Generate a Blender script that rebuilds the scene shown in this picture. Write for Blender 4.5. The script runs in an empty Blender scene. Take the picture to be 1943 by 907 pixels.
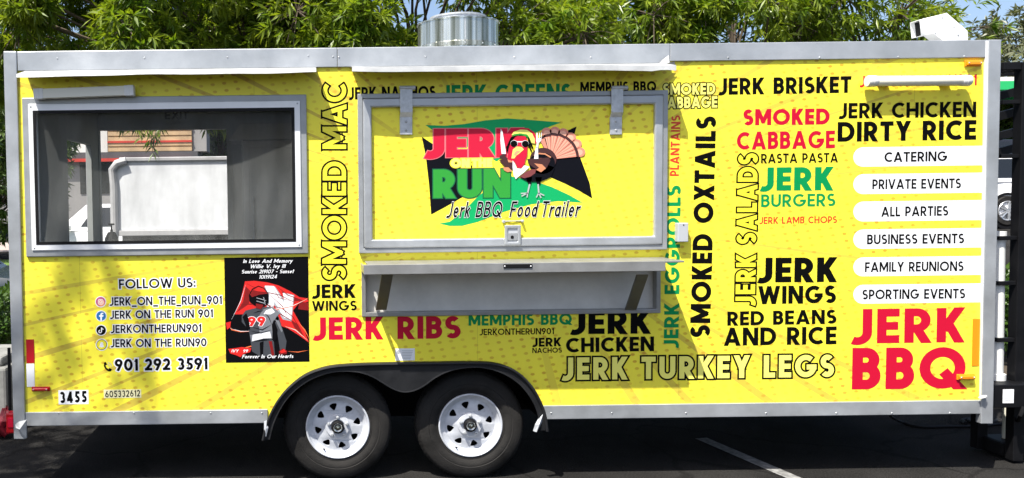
import bpy, bmesh, math, random
from mathutils import Vector, Matrix
from mathutils.geometry import tessellate_polygon
R = math.radians
S = bpy.context.scene
COL = S.collection

# ------------------------------------------------------------------ camera
Z0 = 0.440                      # height of the trailer's lower trim above the asphalt
PPX = 590.0                     # the photo is a crop: its optical axis lies left of the middle
FPX = 1650.0                    # focal length in photo pixels (photo is 1943 x 907)
CAM = Vector((-1.2938, -5.8138, 1.4855 + Z0))
PITCH, YAW, ROLL = -0.0457, -0.0019, -0.0124
_cy, _sy, _cp, _sp, _cr, _sr = (math.cos(YAW), math.sin(YAW), math.cos(PITCH), math.sin(PITCH), math.cos(ROLL), math.sin(ROLL))
_right0 = Vector((_cy, _sy, 0)); _f0 = Vector((-_sy, _cy, 0)); _Z = Vector((0, 0, 1))
FWD = _cp * _f0 + _sp * _Z
_up0 = -_sp * _f0 + _cp * _Z
RIGHT = _cr * _right0 + _sr * _up0
UP = -_sr * _right0 + _cr * _up0
cam = bpy.data.cameras.new("camera"); cam.sensor_width = 36.0; cam.lens = 36.0 * FPX / 1943.0
cam.shift_x = (971.5 - PPX) / 1943.0
cam.clip_start = 0.05; cam.clip_end = 2000
camo = bpy.data.objects.new("camera", cam); COL.objects.link(camo)
camo.matrix_world = Matrix(((RIGHT.x, UP.x, -FWD.x, CAM.x), (RIGHT.y, UP.y, -FWD.y, CAM.y), (RIGHT.z, UP.z, -FWD.z, CAM.z), (0, 0, 0, 1)))
S.camera = camo

# ------------------------------------------------------------------ sky, sun, exposure
SUNDIR = Vector((-0.87, -1.0, 2.3)).normalized()      # towards the sun
world = bpy.data.worlds.new("World"); S.world = world; world.use_nodes = True
wn = world.node_tree.nodes; wl = world.node_tree.links; wn.clear()
sky = wn.new('ShaderNodeTexSky'); sky.sky_type = 'NISHITA'; sky.sun_disc = False
sky.sun_elevation = math.asin(SUNDIR.z); sky.sun_rotation = math.atan2(SUNDIR.x, SUNDIR.y)
sky.air_density = 0.8; sky.dust_density = 2.5; sky.ozone_density = 1.0
bg = wn.new('ShaderNodeBackground'); bg.inputs[1].default_value = 0.115
wo = wn.new('ShaderNodeOutputWorld'); wl.new(sky.outputs[0], bg.inputs[0]); wl.new(bg.outputs[0], wo.inputs[0])
sun = bpy.data.lights.new("sun", 'SUN'); sun.energy = 5.0; sun.angle = R(0.5); sun.color = (1.0, 0.955, 0.87)
suno = bpy.data.objects.new("sun", sun); COL.objects.link(suno)
suno.rotation_euler = (-SUNDIR).to_track_quat('-Z', 'Y').to_euler(); suno.location = SUNDIR * 30
S.view_settings.view_transform = 'Standard'; S.view_settings.look = 'None'
S.view_settings.exposure = 0.93; S.view_settings.gamma = 1.0
S.cycles.max_bounces = 8; S.cycles.transparent_max_bounces = 16
S.cycles.use_denoising = True

# ------------------------------------------------------------------ point on the plane y = -out seen at photo pixel (px, py)
def P(px, py, out=0.0):
    d = FWD + RIGHT * ((px - PPX) / FPX) + UP * ((453.5 - py) / FPX)
    t = (-out - CAM.y) / d.y
    return CAM + d * t
def G(px, py):                   # on the ground
    d = FWD + RIGHT * ((px - PPX) / FPX) + UP * ((453.5 - py) / FPX)
    return CAM + d * (-CAM.z / d.z)
MPP = (P(1000, 450) - P(999, 450)).length   # metres per photo pixel on the wall

# ------------------------------------------------------------------ materials
def mat(name, col, rough=0.5, metal=0.0, noise=0.0, nscale=8.0, spec=0.5, bump=0.0, bscale=60.0, coat=0.0):
    m = bpy.data.materials.new(name); m.use_nodes = True
    nt = m.node_tree; b = nt.nodes['Principled BSDF']
    b.inputs['Base Color'].default_value = (*col, 1); b.inputs['Roughness'].default_value = rough
    b.inputs['Metallic'].default_value = metal; b.inputs['Specular IOR Level'].default_value = spec
    b.inputs['Coat Weight'].default_value = coat
    tc = None
    if noise or bump:
        tc = nt.nodes.new('ShaderNodeTexCoord')
    if noise:
        n = nt.nodes.new('ShaderNodeTexNoise'); n.inputs['Scale'].default_value = nscale; n.inputs['Detail'].default_value = 6; n.inputs['Roughness'].default_value = 0.6
        nt.links.new(tc.outputs['Object'], n.inputs['Vector'])
        mr = nt.nodes.new('ShaderNodeMapRange'); mr.inputs[1].default_value = 0.3; mr.inputs[2].default_value = 0.7
        mr.inputs[3].default_value = 1 - noise; mr.inputs[4].default_value = 1 + noise
        nt.links.new(n.outputs['Fac'], mr.inputs[0])
        mx = nt.nodes.new('ShaderNodeVectorMath'); mx.operation = 'SCALE'; mx.inputs[0].default_value = col
        nt.links.new(mr.outputs[0], mx.inputs['Scale']); nt.links.new(mx.outputs[0], b.inputs['Base Color'])
        mr2 = nt.nodes.new('ShaderNodeMapRange'); mr2.inputs[1].default_value = 0.3; mr2.inputs[2].default_value = 0.7
        mr2.inputs[3].default_value = max(0.02, rough - 0.5 * noise); mr2.inputs[4].default_value = min(1, rough + 0.5 * noise)
        nt.links.new(n.outputs['Fac'], mr2.inputs[0]); nt.links.new(mr2.outputs[0], b.inputs['Roughness'])
    if bump:
        n2 = nt.nodes.new('ShaderNodeTexNoise'); n2.inputs['Scale'].default_value = bscale; n2.inputs['Detail'].default_value = 5
        nt.links.new(tc.outputs['Object'], n2.inputs['Vector'])
        bp = nt.nodes.new('ShaderNodeBump'); bp.inputs['Strength'].default_value = bump; bp.inputs['Distance'].default_value = 0.01
        nt.links.new(n2.outputs['Fac'], bp.inputs['Height']); nt.links.new(bp.outputs[0], b.inputs['Normal'])
    return m
M = {}
M['alu'] = mat('aluminium', (0.41, 0.43, 0.45), 0.36, 0.45, 0.18, 3, bump=0.5, bscale=4)
M['alu_dark'] = mat('aluminium_frame', (0.32, 0.335, 0.345), 0.40, 0.35, 0.12, 9)
M['alu_white'] = mat('white_aluminium', (0.80, 0.81, 0.82), 0.35, 0.1, 0.05, 9)
M['flash'] = mat('white_flashing', (0.42, 0.43, 0.43), 0.45, 0.2, 0.14, 7, bump=0.6, bscale=7)
M['steel'] = mat('brushed_steel', (0.33, 0.33, 0.325), 0.38, 0.55, 0.15, 6)
M['galv'] = mat('galvanised', (0.50, 0.52, 0.54), 0.45, 0.5, 0.22, 30)
M['chrome'] = mat('polished_steel', (0.50, 0.51, 0.47), 0.12, 1.0, 0.12, 4, bump=0.15, bscale=5)
M['duct'] = mat('white_duct', (0.82, 0.82, 0.80), 0.45, 0.05, 0.05, 9)
M['black'] = mat('black_vinyl', (0.003, 0.003, 0.003), 0.6, spec=0.06)
M['cream'] = mat('cream_vinyl', (0.88, 0.83, 0.17), 0.4)
M['yellow'] = mat('yellow_vinyl', (0.87, 0.78, 0.035), 0.4)
M['white'] = mat('white_vinyl', (0.80, 0.81, 0.83), 0.4, noise=0.03, nscale=6)
M['red'] = mat('red_vinyl', (0.52, 0.004, 0.030), 0.55, spec=.2)
M['brick'] = mat('rust_red_vinyl', (0.62, 0.045, 0.012), 0.4)
M['green'] = mat('green_vinyl', (0.0, 0.26, 0.07), 0.5, spec=.2)
M['logo_green'] = mat('logo_green', (0.004, 0.36, 0.11), 0.5, spec=.2)
M['leafgreen'] = mat('logo_leaf_green', (0.030, 0.30, 0.040), 0.5, spec=.2)
M['darkgreen'] = mat('logo_dark_green', (0.0, 0.10, 0.04), 0.4)
M['logo_red'] = mat('logo_red', (0.58, 0.012, 0.045), 0.5, spec=.2)
M['pinkline'] = mat('logo_pink', (0.70, 0.16, 0.18), 0.4)
M['logo_black'] = mat('logo_black', (0.004, 0.0045, 0.008), 0.6, spec=0.08)
M['feather'] = mat('feather_pink', (0.72, 0.26, 0.18), 0.45)
M['feather_l'] = mat('feather_light', (0.82, 0.42, 0.30), 0.45)
M['brown'] = mat('dark_brown', (0.055, 0.016, 0.016), 0.45)
M['maroon'] = mat('maroon', (0.20, 0.045, 0.045), 0.45)
M['tan'] = mat('tan_ink', (0.60, 0.24, 0.12), 0.45)
M['grey_ink'] = mat('grey_ink', (0.42, 0.44, 0.45), 0.45)
M['silver'] = mat('silver_ink', (0.72, 0.76, 0.80), 0.45)
M['ink_dark'] = mat('poster_black', (0.003, 0.003, 0.004), 0.5, spec=0.08)
M['ink_red'] = mat('poster_red', (0.62, 0.018, 0.015), 0.35)
M['ink_red_d'] = mat('poster_dark_red', (0.20, 0.006, 0.006), 0.35)
M['ink_orange'] = mat('poster_orange', (0.80, 0.16, 0.05), 0.35)
M['ink_grey'] = mat('poster_grey', (0.35, 0.37, 0.40), 0.35)
M['ink_grey_d'] = mat('poster_slate', (0.05, 0.055, 0.065), 0.35)
M['blue'] = mat('badge_blue', (0.01, 0.15, 0.42), 0.4)
M['magenta'] = mat('badge_magenta', (0.50, 0.06, 0.20), 0.4)
M['peach'] = mat('badge_peach', (0.80, 0.35, 0.18), 0.4)
M['tyre'] = mat('tyre_rubber', (0.020, 0.019, 0.018), 0.8, spec=0.2, noise=0.45, nscale=7, bump=0.25, bscale=90)
M['rim'] = mat('white_rim', (0.50, 0.52, 0.56), 0.35, noise=0.16, nscale=14)
M['fender'] = mat('black_fender', (0.011, 0.0115, 0.013), 0.5, spec=0.3, noise=0.3, nscale=9)
M['chassis'] = mat('chassis_black', (0.005, 0.005, 0.005), 0.8, spec=0.1)
M['interior'] = mat('interior_grey', (0.30, 0.32, 0.31), 0.6, noise=0.12, nscale=3)
M['interior_floor'] = mat('interior_floor', (0.06, 0.06, 0.06), 0.7)
M['amber'] = mat('amber_lens', (0.82, 0.27, 0.01), 0.25)
M['redlens'] = mat('red_lens', (0.42, 0.005, 0.01), 0.25)
M['tape_red'] = mat('red_tape', (0.36, 0.004, 0.010), 0.35)
M['plastic_w'] = mat('white_plastic', (0.74, 0.74, 0.71), 0.4, noise=0.03, nscale=8)
M['plastic_c'] = mat('cream_diffuser', (0.78, 0.76, 0.64), 0.5)
M['grey_p'] = mat('grey_plastic', (0.42, 0.44, 0.47), 0.5)
M['rubber'] = mat('black_rubber', (0.006, 0.006, 0.007), 0.6, spec=.2)
M['rack'] = mat('black_steel', (0.005, 0.005, 0.006), 0.5, spec=.2, noise=0.2, nscale=8)

def reflection_streaked(name, col, rough):
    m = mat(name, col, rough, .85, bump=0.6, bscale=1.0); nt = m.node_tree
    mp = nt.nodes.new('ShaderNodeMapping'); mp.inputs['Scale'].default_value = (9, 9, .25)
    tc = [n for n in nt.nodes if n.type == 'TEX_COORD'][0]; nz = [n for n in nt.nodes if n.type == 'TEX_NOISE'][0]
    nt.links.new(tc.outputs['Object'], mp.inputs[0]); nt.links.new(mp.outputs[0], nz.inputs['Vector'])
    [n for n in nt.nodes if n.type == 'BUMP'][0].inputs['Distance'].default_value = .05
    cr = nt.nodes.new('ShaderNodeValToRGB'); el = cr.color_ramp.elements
    el[0].position = .38; el[0].color = (.16, .17, .13, 1); el[1].position = .66; el[1].color = (.80, .82, .78, 1)  # steel's streaky tone, pushed bright and dark to paint in missing reflections
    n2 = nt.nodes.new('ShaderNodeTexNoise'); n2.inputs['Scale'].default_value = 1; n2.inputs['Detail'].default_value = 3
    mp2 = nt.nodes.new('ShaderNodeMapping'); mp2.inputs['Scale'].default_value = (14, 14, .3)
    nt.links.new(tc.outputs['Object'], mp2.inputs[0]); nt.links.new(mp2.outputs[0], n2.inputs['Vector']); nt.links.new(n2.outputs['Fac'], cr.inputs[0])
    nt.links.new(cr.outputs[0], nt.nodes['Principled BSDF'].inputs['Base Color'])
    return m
M['vent'] = reflection_streaked('steel_painted_reflections', (0.50, 0.51, 0.46), .22)
M['recess'] = mat('dull_sheet_steel', (0.68, 0.66, 0.62), .5, .15, .12, 5, bump=.2, bscale=6)
M['bracket'] = mat('dull_bracket', (0.12, 0.115, 0.105), .5, .2, .2, 12)
def wrap_material(target):
    """printed yellow wrap: lattice of small dots and tan rays fanning out from the middle of the wall"""
    m = bpy.data.materials.new('printed_yellow_wrap'); m.use_nodes = True
    nt = m.node_tree; N = nt.nodes; L = nt.links; b = N['Principled BSDF']
    b.inputs['Roughness'].default_value = 0.42; b.inputs['Specular IOR Level'].default_value = 0.35
    tc = N.new('ShaderNodeTexCoord'); tc.object = target
    sp = N.new('ShaderNodeSeparateXYZ'); L.new(tc.outputs['Object'], sp.inputs[0])
    def ma(op, a, c=None, d=None):
        n = N.new('ShaderNodeMath'); n.operation = op
        for i, v in enumerate((a, c, d)):
            if v is None: continue
            if isinstance(v, (int, float)): n.inputs[i].default_value = v
            else: L.new(v, n.inputs[i])
        return n.outputs[0]
    c0 = P(970, 405)
    X = ma('DIVIDE', ma('SUBTRACT', sp.outputs[0], c0.x), MPP)          # photo-pixel units on the wall
    Y = ma('DIVIDE', ma('SUBTRACT', c0.z - target.location.z, sp.outputs[2]), MPP)
    ax, ay, bx, by = 21.7, -2.45, 4.2, 13.4
    det = ax * by - ay * bx
    u = ma('ADD', ma('MULTIPLY', X, by / det), ma('MULTIPLY', Y, -bx / det))
    v = ma('ADD', ma('MULTIPLY', X, -ay / det), ma('MULTIPLY', Y, ax / det))
    fu = ma('SUBTRACT', ma('FRACT', u), 0.5); fv = ma('SUBTRACT', ma('FRACT', v), 0.5)
    dx = ma('ADD', ma('MULTIPLY', fu, ax), ma('MULTIPLY', fv, bx))
    dy = ma('ADD', ma('MULTIPLY', fu, ay), ma('MULTIPLY', fv, by))
    r2 = ma('ADD', ma('POWER', ma('ABSOLUTE', ma('DIVIDE', dx, 3.9)), 2.0), ma('POWER', ma('ABSOLUTE', ma('DIVIDE', dy, 2.5)), 2.0))
    mr = N.new('ShaderNodeMapRange'); mr.inputs[1].default_value = 0.6; mr.inputs[2].default_value = 1.5; mr.inputs[3].default_value = 1; mr.inputs[4].default_value = 0
    L.new(r2, mr.inputs[0])
    nz = N.new('ShaderNodeTexNoise'); nz.inputs['Scale'].default_value = 2.6; nz.inputs['Detail'].default_value = 3
    L.new(tc.outputs['Object'], nz.inputs['Vector'])
    mo = N.new('ShaderNodeMapRange'); mo.inputs[1].default_value = 0.35; mo.inputs[2].default_value = 0.65; mo.inputs[3].default_value = 0.15; mo.inputs[4].default_value = 0.78
    L.new(nz.outputs['Fac'], mo.inputs[0])
    dot = ma('MULTIPLY', mr.outputs[0], mo.outputs[0])
    ang = ma('ARCTAN2', Y, X)
    deg = ma('MULTIPLY', ang, 180 / math.pi)
    def rays_of(rays):
        acc = None
        for a, w, o in rays:
            k = ma('MULTIPLY', ma('COMPARE', deg, a, w * .36), o)
            acc = k if acc is None else ma('MAXIMUM', acc, k)
        return acc
    low = [(8.0, .7, .8), (13.5, .4, .7), (25.1, 1.1, .8), (30.6, 1.3, .8), (36.6, 1.8, .9), (47, 2.1, .8), (56.8, 3.0, .8), (76.5, 3.6, .8), (148.6, 1.5, .8),
           (154, 1.3, 1), (157.2, .5, .8), (159.4, .7, .9), (164.0, .9, 1), (167.8, .5, .8), (171.4, .7, .7)]
    up = [(-164.6, .7, .8), (-162, .7, .9), (-158, .9, 1), (-152.6, 1.1, 1), (-144.8, 2.0, .9), (-137, 1.3, .8), (-116.5, 2.2, .8), (-72, 2.2, .7), (-51, 3.0, .8),
          (-40, 1.6, .7), (-30, 1.3, .8), (-21.5, 1.2, .8), (-16.6, .5, .8), (-11, .6, .7), (-6.2, .4, .8)]
    r1 = rays_of(low); r2_ = rays_of(up)
    ray = ma('MAXIMUM', r1, r2_)
    rad = ma('SQRT', ma('ADD', ma('MULTIPLY', X, X), ma('MULTIPLY', Y, Y)))
    fade = N.new('ShaderNodeMapRange'); fade.inputs[1].default_value = 150; fade.inputs[2].default_value = 420; fade.inputs[3].default_value = 0.0; fade.inputs[4].default_value = 0.56
    L.new(rad, fade.inputs[0])
    rayf = ma('MULTIPLY', ray, fade.outputs[0])
    # faint butt joints between the wrap sheets
    seam = None
    for sx in (146, 484, 905, 1291, 1733):
        xs = (P(sx, 300).x - c0.x) / MPP
        s = ma('LESS_THAN', ma('ABSOLUTE', ma('SUBTRACT', X, xs)), 0.55)
        seam = s if seam is None else ma('MAXIMUM', seam, s)
    seam = ma('MULTIPLY', seam, 0.30)
    def mix(f, c1, c2):
        n = N.new('ShaderNodeMix'); n.data_type = 'RGBA'
        L.new(f, n.inputs[0])
        for i, c in ((6, c1), (7, c2)):
            if isinstance(c, tuple): n.inputs[i].default_value = (*c, 1)
            else: L.new(c, n.inputs[i])
        return n.outputs[2]
    nz2 = N.new('ShaderNodeTexNoise'); nz2.inputs['Scale'].default_value = 1.4; nz2.inputs['Detail'].default_value = 5
    L.new(tc.outputs['Object'], nz2.inputs['Vector'])
    base = mix(nz2.outputs['Fac'], (0.92, 0.825, 0.050), (0.88, 0.78, 0.060))
    c = mix(rayf, base, (0.40, 0.23, 0.06))
    c = mix(dot, c, (0.52, 0.25, 0.02))
    c = mix(seam, c, (0.25, 0.20, 0.03))
    # road grime creeping up from the lower edge, broken up by noise
    gz = N.new('ShaderNodeMapRange'); gz.inputs[1].default_value = P(971, 640).z; gz.inputs[2].default_value = P(971, 785).z; gz.inputs[3].default_value = 0; gz.inputs[4].default_value = 1
    L.new(sp.outputs[2], gz.inputs[0])
    ng = N.new('ShaderNodeTexNoise'); ng.inputs['Scale'].default_value = 4.5; ng.inputs['Detail'].default_value = 8; ng.inputs['Roughness'].default_value = .7
    mpg = N.new('ShaderNodeMapping'); mpg.inputs['Scale'].default_value = (2.2, 1, .7); L.new(tc.outputs['Object'], mpg.inputs[0]); L.new(mpg.outputs[0], ng.inputs['Vector'])
    gm = N.new('ShaderNodeMapRange'); gm.inputs[1].default_value = .45; gm.inputs[2].default_value = .75; gm.inputs[3].default_value = 0.0; gm.inputs[4].default_value = .42; L.new(ng.outputs['Fac'], gm.inputs[0])
    c = mix(ma('MULTIPLY', ma('POWER', gz.outputs[0], 1.5), gm.outputs[0]), c, (0.34, 0.27, 0.10))
    L.new(c, b.inputs['Base Color'])
    n3 = N.new('ShaderNodeTexNoise'); n3.inputs['Scale'].default_value = 2.2; n3.inputs['Detail'].default_value = 2
    L.new(tc.outputs['Object'], n3.inputs['Vector'])
    bp = N.new('ShaderNodeBump'); bp.inputs['Strength'].default_value = 0.45; bp.inputs['Distance'].default_value = 0.03
    L.new(n3.outputs['Fac'], bp.inputs['Height']); L.new(bp.outputs[0], b.inputs['Normal'])
    return m

# ------------------------------------------------------------------ mesh helpers
class MB:
    def __init__(s): s.v = []; s.f = []; s.mi = []; s.cur = 0
    def face(s, pts):
        i = len(s.v); s.v += [tuple(p) for p in pts]; s.f.append(tuple(range(i, i + len(pts)))); s.mi.append(s.cur)
    def idx(s, verts, faces):
        i = len(s.v); s.v += [tuple(p) for p in verts]
        for f in faces: s.f.append(tuple(i + k for k in f)); s.mi.append(s.cur)
    def box(s, a, b):
        x0, y0, z0 = (min(a[i], b[i]) for i in range(3)); x1, y1, z1 = (max(a[i], b[i]) for i in range(3))
        s.idx([(x0, y0, z0), (x1, y0, z0), (x1, y1, z0), (x0, y1, z0), (x0, y0, z1), (x1, y0, z1), (x1, y1, z1), (x0, y1, z1)],
              [(0, 3, 2, 1), (4, 5, 6, 7), (0, 1, 5, 4), (1, 2, 6, 5), (2, 3, 7, 6), (3, 0, 4, 7)])
    def quadbox(s, q, y0, y1):
        """four (x, z) corners, counter-clockwise seen from -y, extruded from y0 (front) to y1 (back)"""
        v = [(x, y0, z) for x, z in q] + [(x, y1, z) for x, z in q]
        n = len(q)
        s.idx(v, [tuple(range(n)), tuple(range(2 * n - 1, n - 1, -1))] + [(i, i + n, (i + 1) % n + n, (i + 1) % n) for i in range(n)])
    def prism(s, loops, y0, y1):
        """loops of (x, z): the first is the outline, the others are holes"""
        flat = [p for l in loops for p in l]
        tris = tessellate_polygon([[Vector((x, z, 0)) for x, z in l] for l in loops])
        n = len(flat)
        v = [(x, y0, z) for x, z in flat]
        def orient(t, want):
            a, b, c = (flat[i] for i in t)
            ar = (b[0] - a[0]) * (c[1] - a[1]) - (b[1] - a[1]) * (c[0] - a[0])
            return t if (ar > 0) == want else (t[0], t[2], t[1])
        fs = [orient(t, True) for t in tris]
        if y1 is not None:
            v += [(x, y1, z) for x, z in flat]
            fs += [tuple(i + n for i in orient(t, False)) for t in tris]
            k = 0
            for l in loops:
                m_ = len(l)
                fs += [(k + i, k + i + n, k + (i + 1) % m_ + n, k + (i + 1) % m_) for i in range(m_)]
                k += m_
        s.idx(v, fs)
    def ring(s, o, i, y0, y1):
        """picture-frame prism between an outer and an inner list of (x, z)"""
        n = len(o)
        v = [(x, y0, z) for x, z in o] + [(x, y0, z) for x, z in i] + [(x, y1, z) for x, z in o] + [(x, y1, z) for x, z in i]
        f = []
        for k in range(n):
            j = (k + 1) % n
            f += [(k, j, n + j, n + k), (2 * n + k, 3 * n + k, 3 * n + j, 2 * n + j), (k, 2 * n + k, 2 * n + j, j), (n + k, n + j, 3 * n + j, 3 * n + k)]
        s.idx(v, f)
    def lathe(s, prof, c, axis='y', n=48, a0=0.0):
        """prof: (radius, along) pairs revolved about an axis through c"""
        v = []
        for r, h in prof:
            for k in range(n):
                a = a0 + 2 * math.pi * k / n
                if axis == 'y': v.append((c[0] + r * math.cos(a), c[1] + h, c[2] + r * math.sin(a)))
                elif axis == 'x': v.append((c[0] + h, c[1] + r * math.cos(a), c[2] + r * math.sin(a)))
                else: v.append((c[0] + r * math.cos(a), c[1] + r * math.sin(a), c[2] + h))
        f = []
        for i in range(len(prof) - 1):
            for k in range(n):
                f.append((i * n + k, i * n + (k + 1) % n, (i + 1) * n + (k + 1) % n, (i + 1) * n + k))
        s.idx(v, f)
    def tube(s, pts, rad, n=8, cap=True):
        pts = [Vector(p) for p in pts]
        rad = rad if isinstance(rad, (list, tuple)) else [rad] * len(pts)
        v = []
        pu = None
        for i, p in enumerate(pts):
            d = (pts[min(i + 1, len(pts) - 1)] - pts[max(i - 1, 0)]).normalized()
            if pu is None:
                pu = d.orthogonal().normalized()
            pu = (pu - d * pu.dot(d))
            pu = pu.normalized() if pu.length > 1e-6 else d.orthogonal().normalized()
            w = d.cross(pu)
            for k in range(n):
                a = 2 * math.pi * k / n
                v.append(p + (pu * math.cos(a) + w * math.sin(a)) * rad[i])
        f = [(i * n + k, i * n + (k + 1) % n, (i + 1) * n + (k + 1) % n, (i + 1) * n + k) for i in range(len(pts) - 1) for k in range(n)]
        if cap: f += [tuple(range(n - 1, -1, -1)), tuple((len(pts) - 1) * n + k for k in range(n))]
        s.idx(v, f)
    def build(s, name, mats, parent=None, smooth=False, bev=0.0, label=None, seg=2, angle=None):
        me = bpy.data.meshes.new(name); me.from_pydata(s.v, [], s.f); me.update()
        mats = mats if isinstance(mats, (list, tuple)) else [mats]
        for m_ in mats: me.materials.append(M[m_] if isinstance(m_, str) else m_)
        if len(mats) > 1: me.polygons.foreach_set('material_index', s.mi)
        o = bpy.data.objects.new(name, me); COL.objects.link(o)
        if smooth:
            bm = bmesh.new(); bm.from_mesh(me); bmesh.ops.remove_doubles(bm, verts=bm.verts, dist=1e-5)
            bmesh.ops.recalc_face_normals(bm, faces=bm.faces)
            bm.to_mesh(me); bm.free()
            me.polygons.foreach_set('use_smooth', [True] * len(me.polygons))
            lim = math.cos(R(angle or 35))
            bm = bmesh.new(); bm.from_mesh(me)
            for e in bm.edges:
                if len(e.link_faces) == 2 and e.link_faces[0].normal.dot(e.link_faces[1].normal) < lim: e.smooth = False
            bm.to_mesh(me); bm.free()
        if bev:
            bm = bmesh.new(); bm.from_mesh(me); bmesh.ops.remove_doubles(bm, verts=bm.verts, dist=1e-5)
            bmesh.ops.recalc_face_normals(bm, faces=bm.faces)
            bm.to_mesh(me); bm.free()
            md = o.modifiers.new('bevel', 'BEVEL'); md.width = bev; md.segments = seg; md.limit_method = 'ANGLE'; md.angle_limit = R(40)
        if parent: adopt(o, parent)
        if label: o['label'] = label
        return o
def wloc(o):
    v = Vector((0, 0, 0))
    while o is not None:
        v += o.location if o.parent is None or True else v
        o = o.parent
    return v
PINV = {}
def adopt(o, parent):
    """meshes are authored in world coordinates; keep them there under a parent whose base sits elsewhere"""
    o.parent = parent
    base = PINV.get(parent.name, Vector((0, 0, 0)))
    o.matrix_parent_inverse = Matrix.Translation(-base)
    PINV[o.name] = Vector((0, 0, 0))
def thing(name, label, cat, loc, group=None):
    o = bpy.data.objects.new(name, None); COL.objects.link(o); o.location = loc; o.empty_display_size = 0.2
    o['label'] = label; o['category'] = cat
    if group: o['group'] = group
    PINV[o.name] = Vector(loc)
    return o
def tag(o, label, cat, group=None):
    o['label'] = label; o['category'] = cat
    if group: o['group'] = group
    return o
def kind(o, k): o['kind'] = k; return o
def xz(px, py, out=0.0):
    p = P(px, py, out); return (p.x, p.z)
def rect(x0, y0, x1, y1, out=0.0):
    """axis-aligned rectangle on the wall whose middle edges sit at these photo pixels (counter-clockwise from lower left)"""
    xm, ym = (x0 + x1) / 2, (y0 + y1) / 2
    l = P(x0, ym, out).x; r = P(x1, ym, out).x; b = P(xm, y1, out).z; t = P(xm, y0, out).z
    return [(l, b), (r, b), (r, t), (l, t)]
def inset(q, d):
    (l, b), (r, _), (_, t), _ = q
    return [(l + d, b + d), (r - d, b + d), (r - d, t - d), (l + d, t - d)]
# ------------------------------------------------------------------ stroke lettering (geometric capitals, digits, a few lower-case letters)
def arc(cx, cy, rx, ry, a0, a1, n=None):
    n = n or max(4, int(abs(a1 - a0) / 12))
    return [(cx + rx * math.cos(R(a0 + (a1 - a0) * k / n)), cy + ry * math.sin(R(a0 + (a1 - a0) * k / n))) for k in range(n + 1)]
GW = dict(A=.86, B=.62, C=.78, D=.80, E=.54, F=.52, G=.94, H=.74, I=.0, J=.50, K=.68, L=.50, M=.94, N=.78, O=1.0, P=.60, Q=1.0, R=.66, S=.60, T=.62, U=.70, V=.82, W=1.18, X=.74, Y=.72, Z=.64)
GW.update({'0': .70, '1': .32, '2': .60, '3': .60, '4': .66, '5': .58, '6': .64, '7': .58, '8': .62, '9': .64, ' ': .28, '_': .60, ':': .0, '.': .0, '/': .40, '-': .36, '|': .0,
           'a': .52, 'b': .5, 'c': .46, 'd': .5, 'e': .5, 'f': .36, 'g': .5, 'h': .46, 'i': .0, 'j': .2, 'k': .46, 'l': .0, 'm': .72, 'n': .46, 'o': .52, 'p': .5, 'q': .5, 'r': .34, 's': .42, 't': .36, 'u': .46, 'v': .46, 'w': .7, 'x': .46, 'y': .46, 'z': .44})
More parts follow.
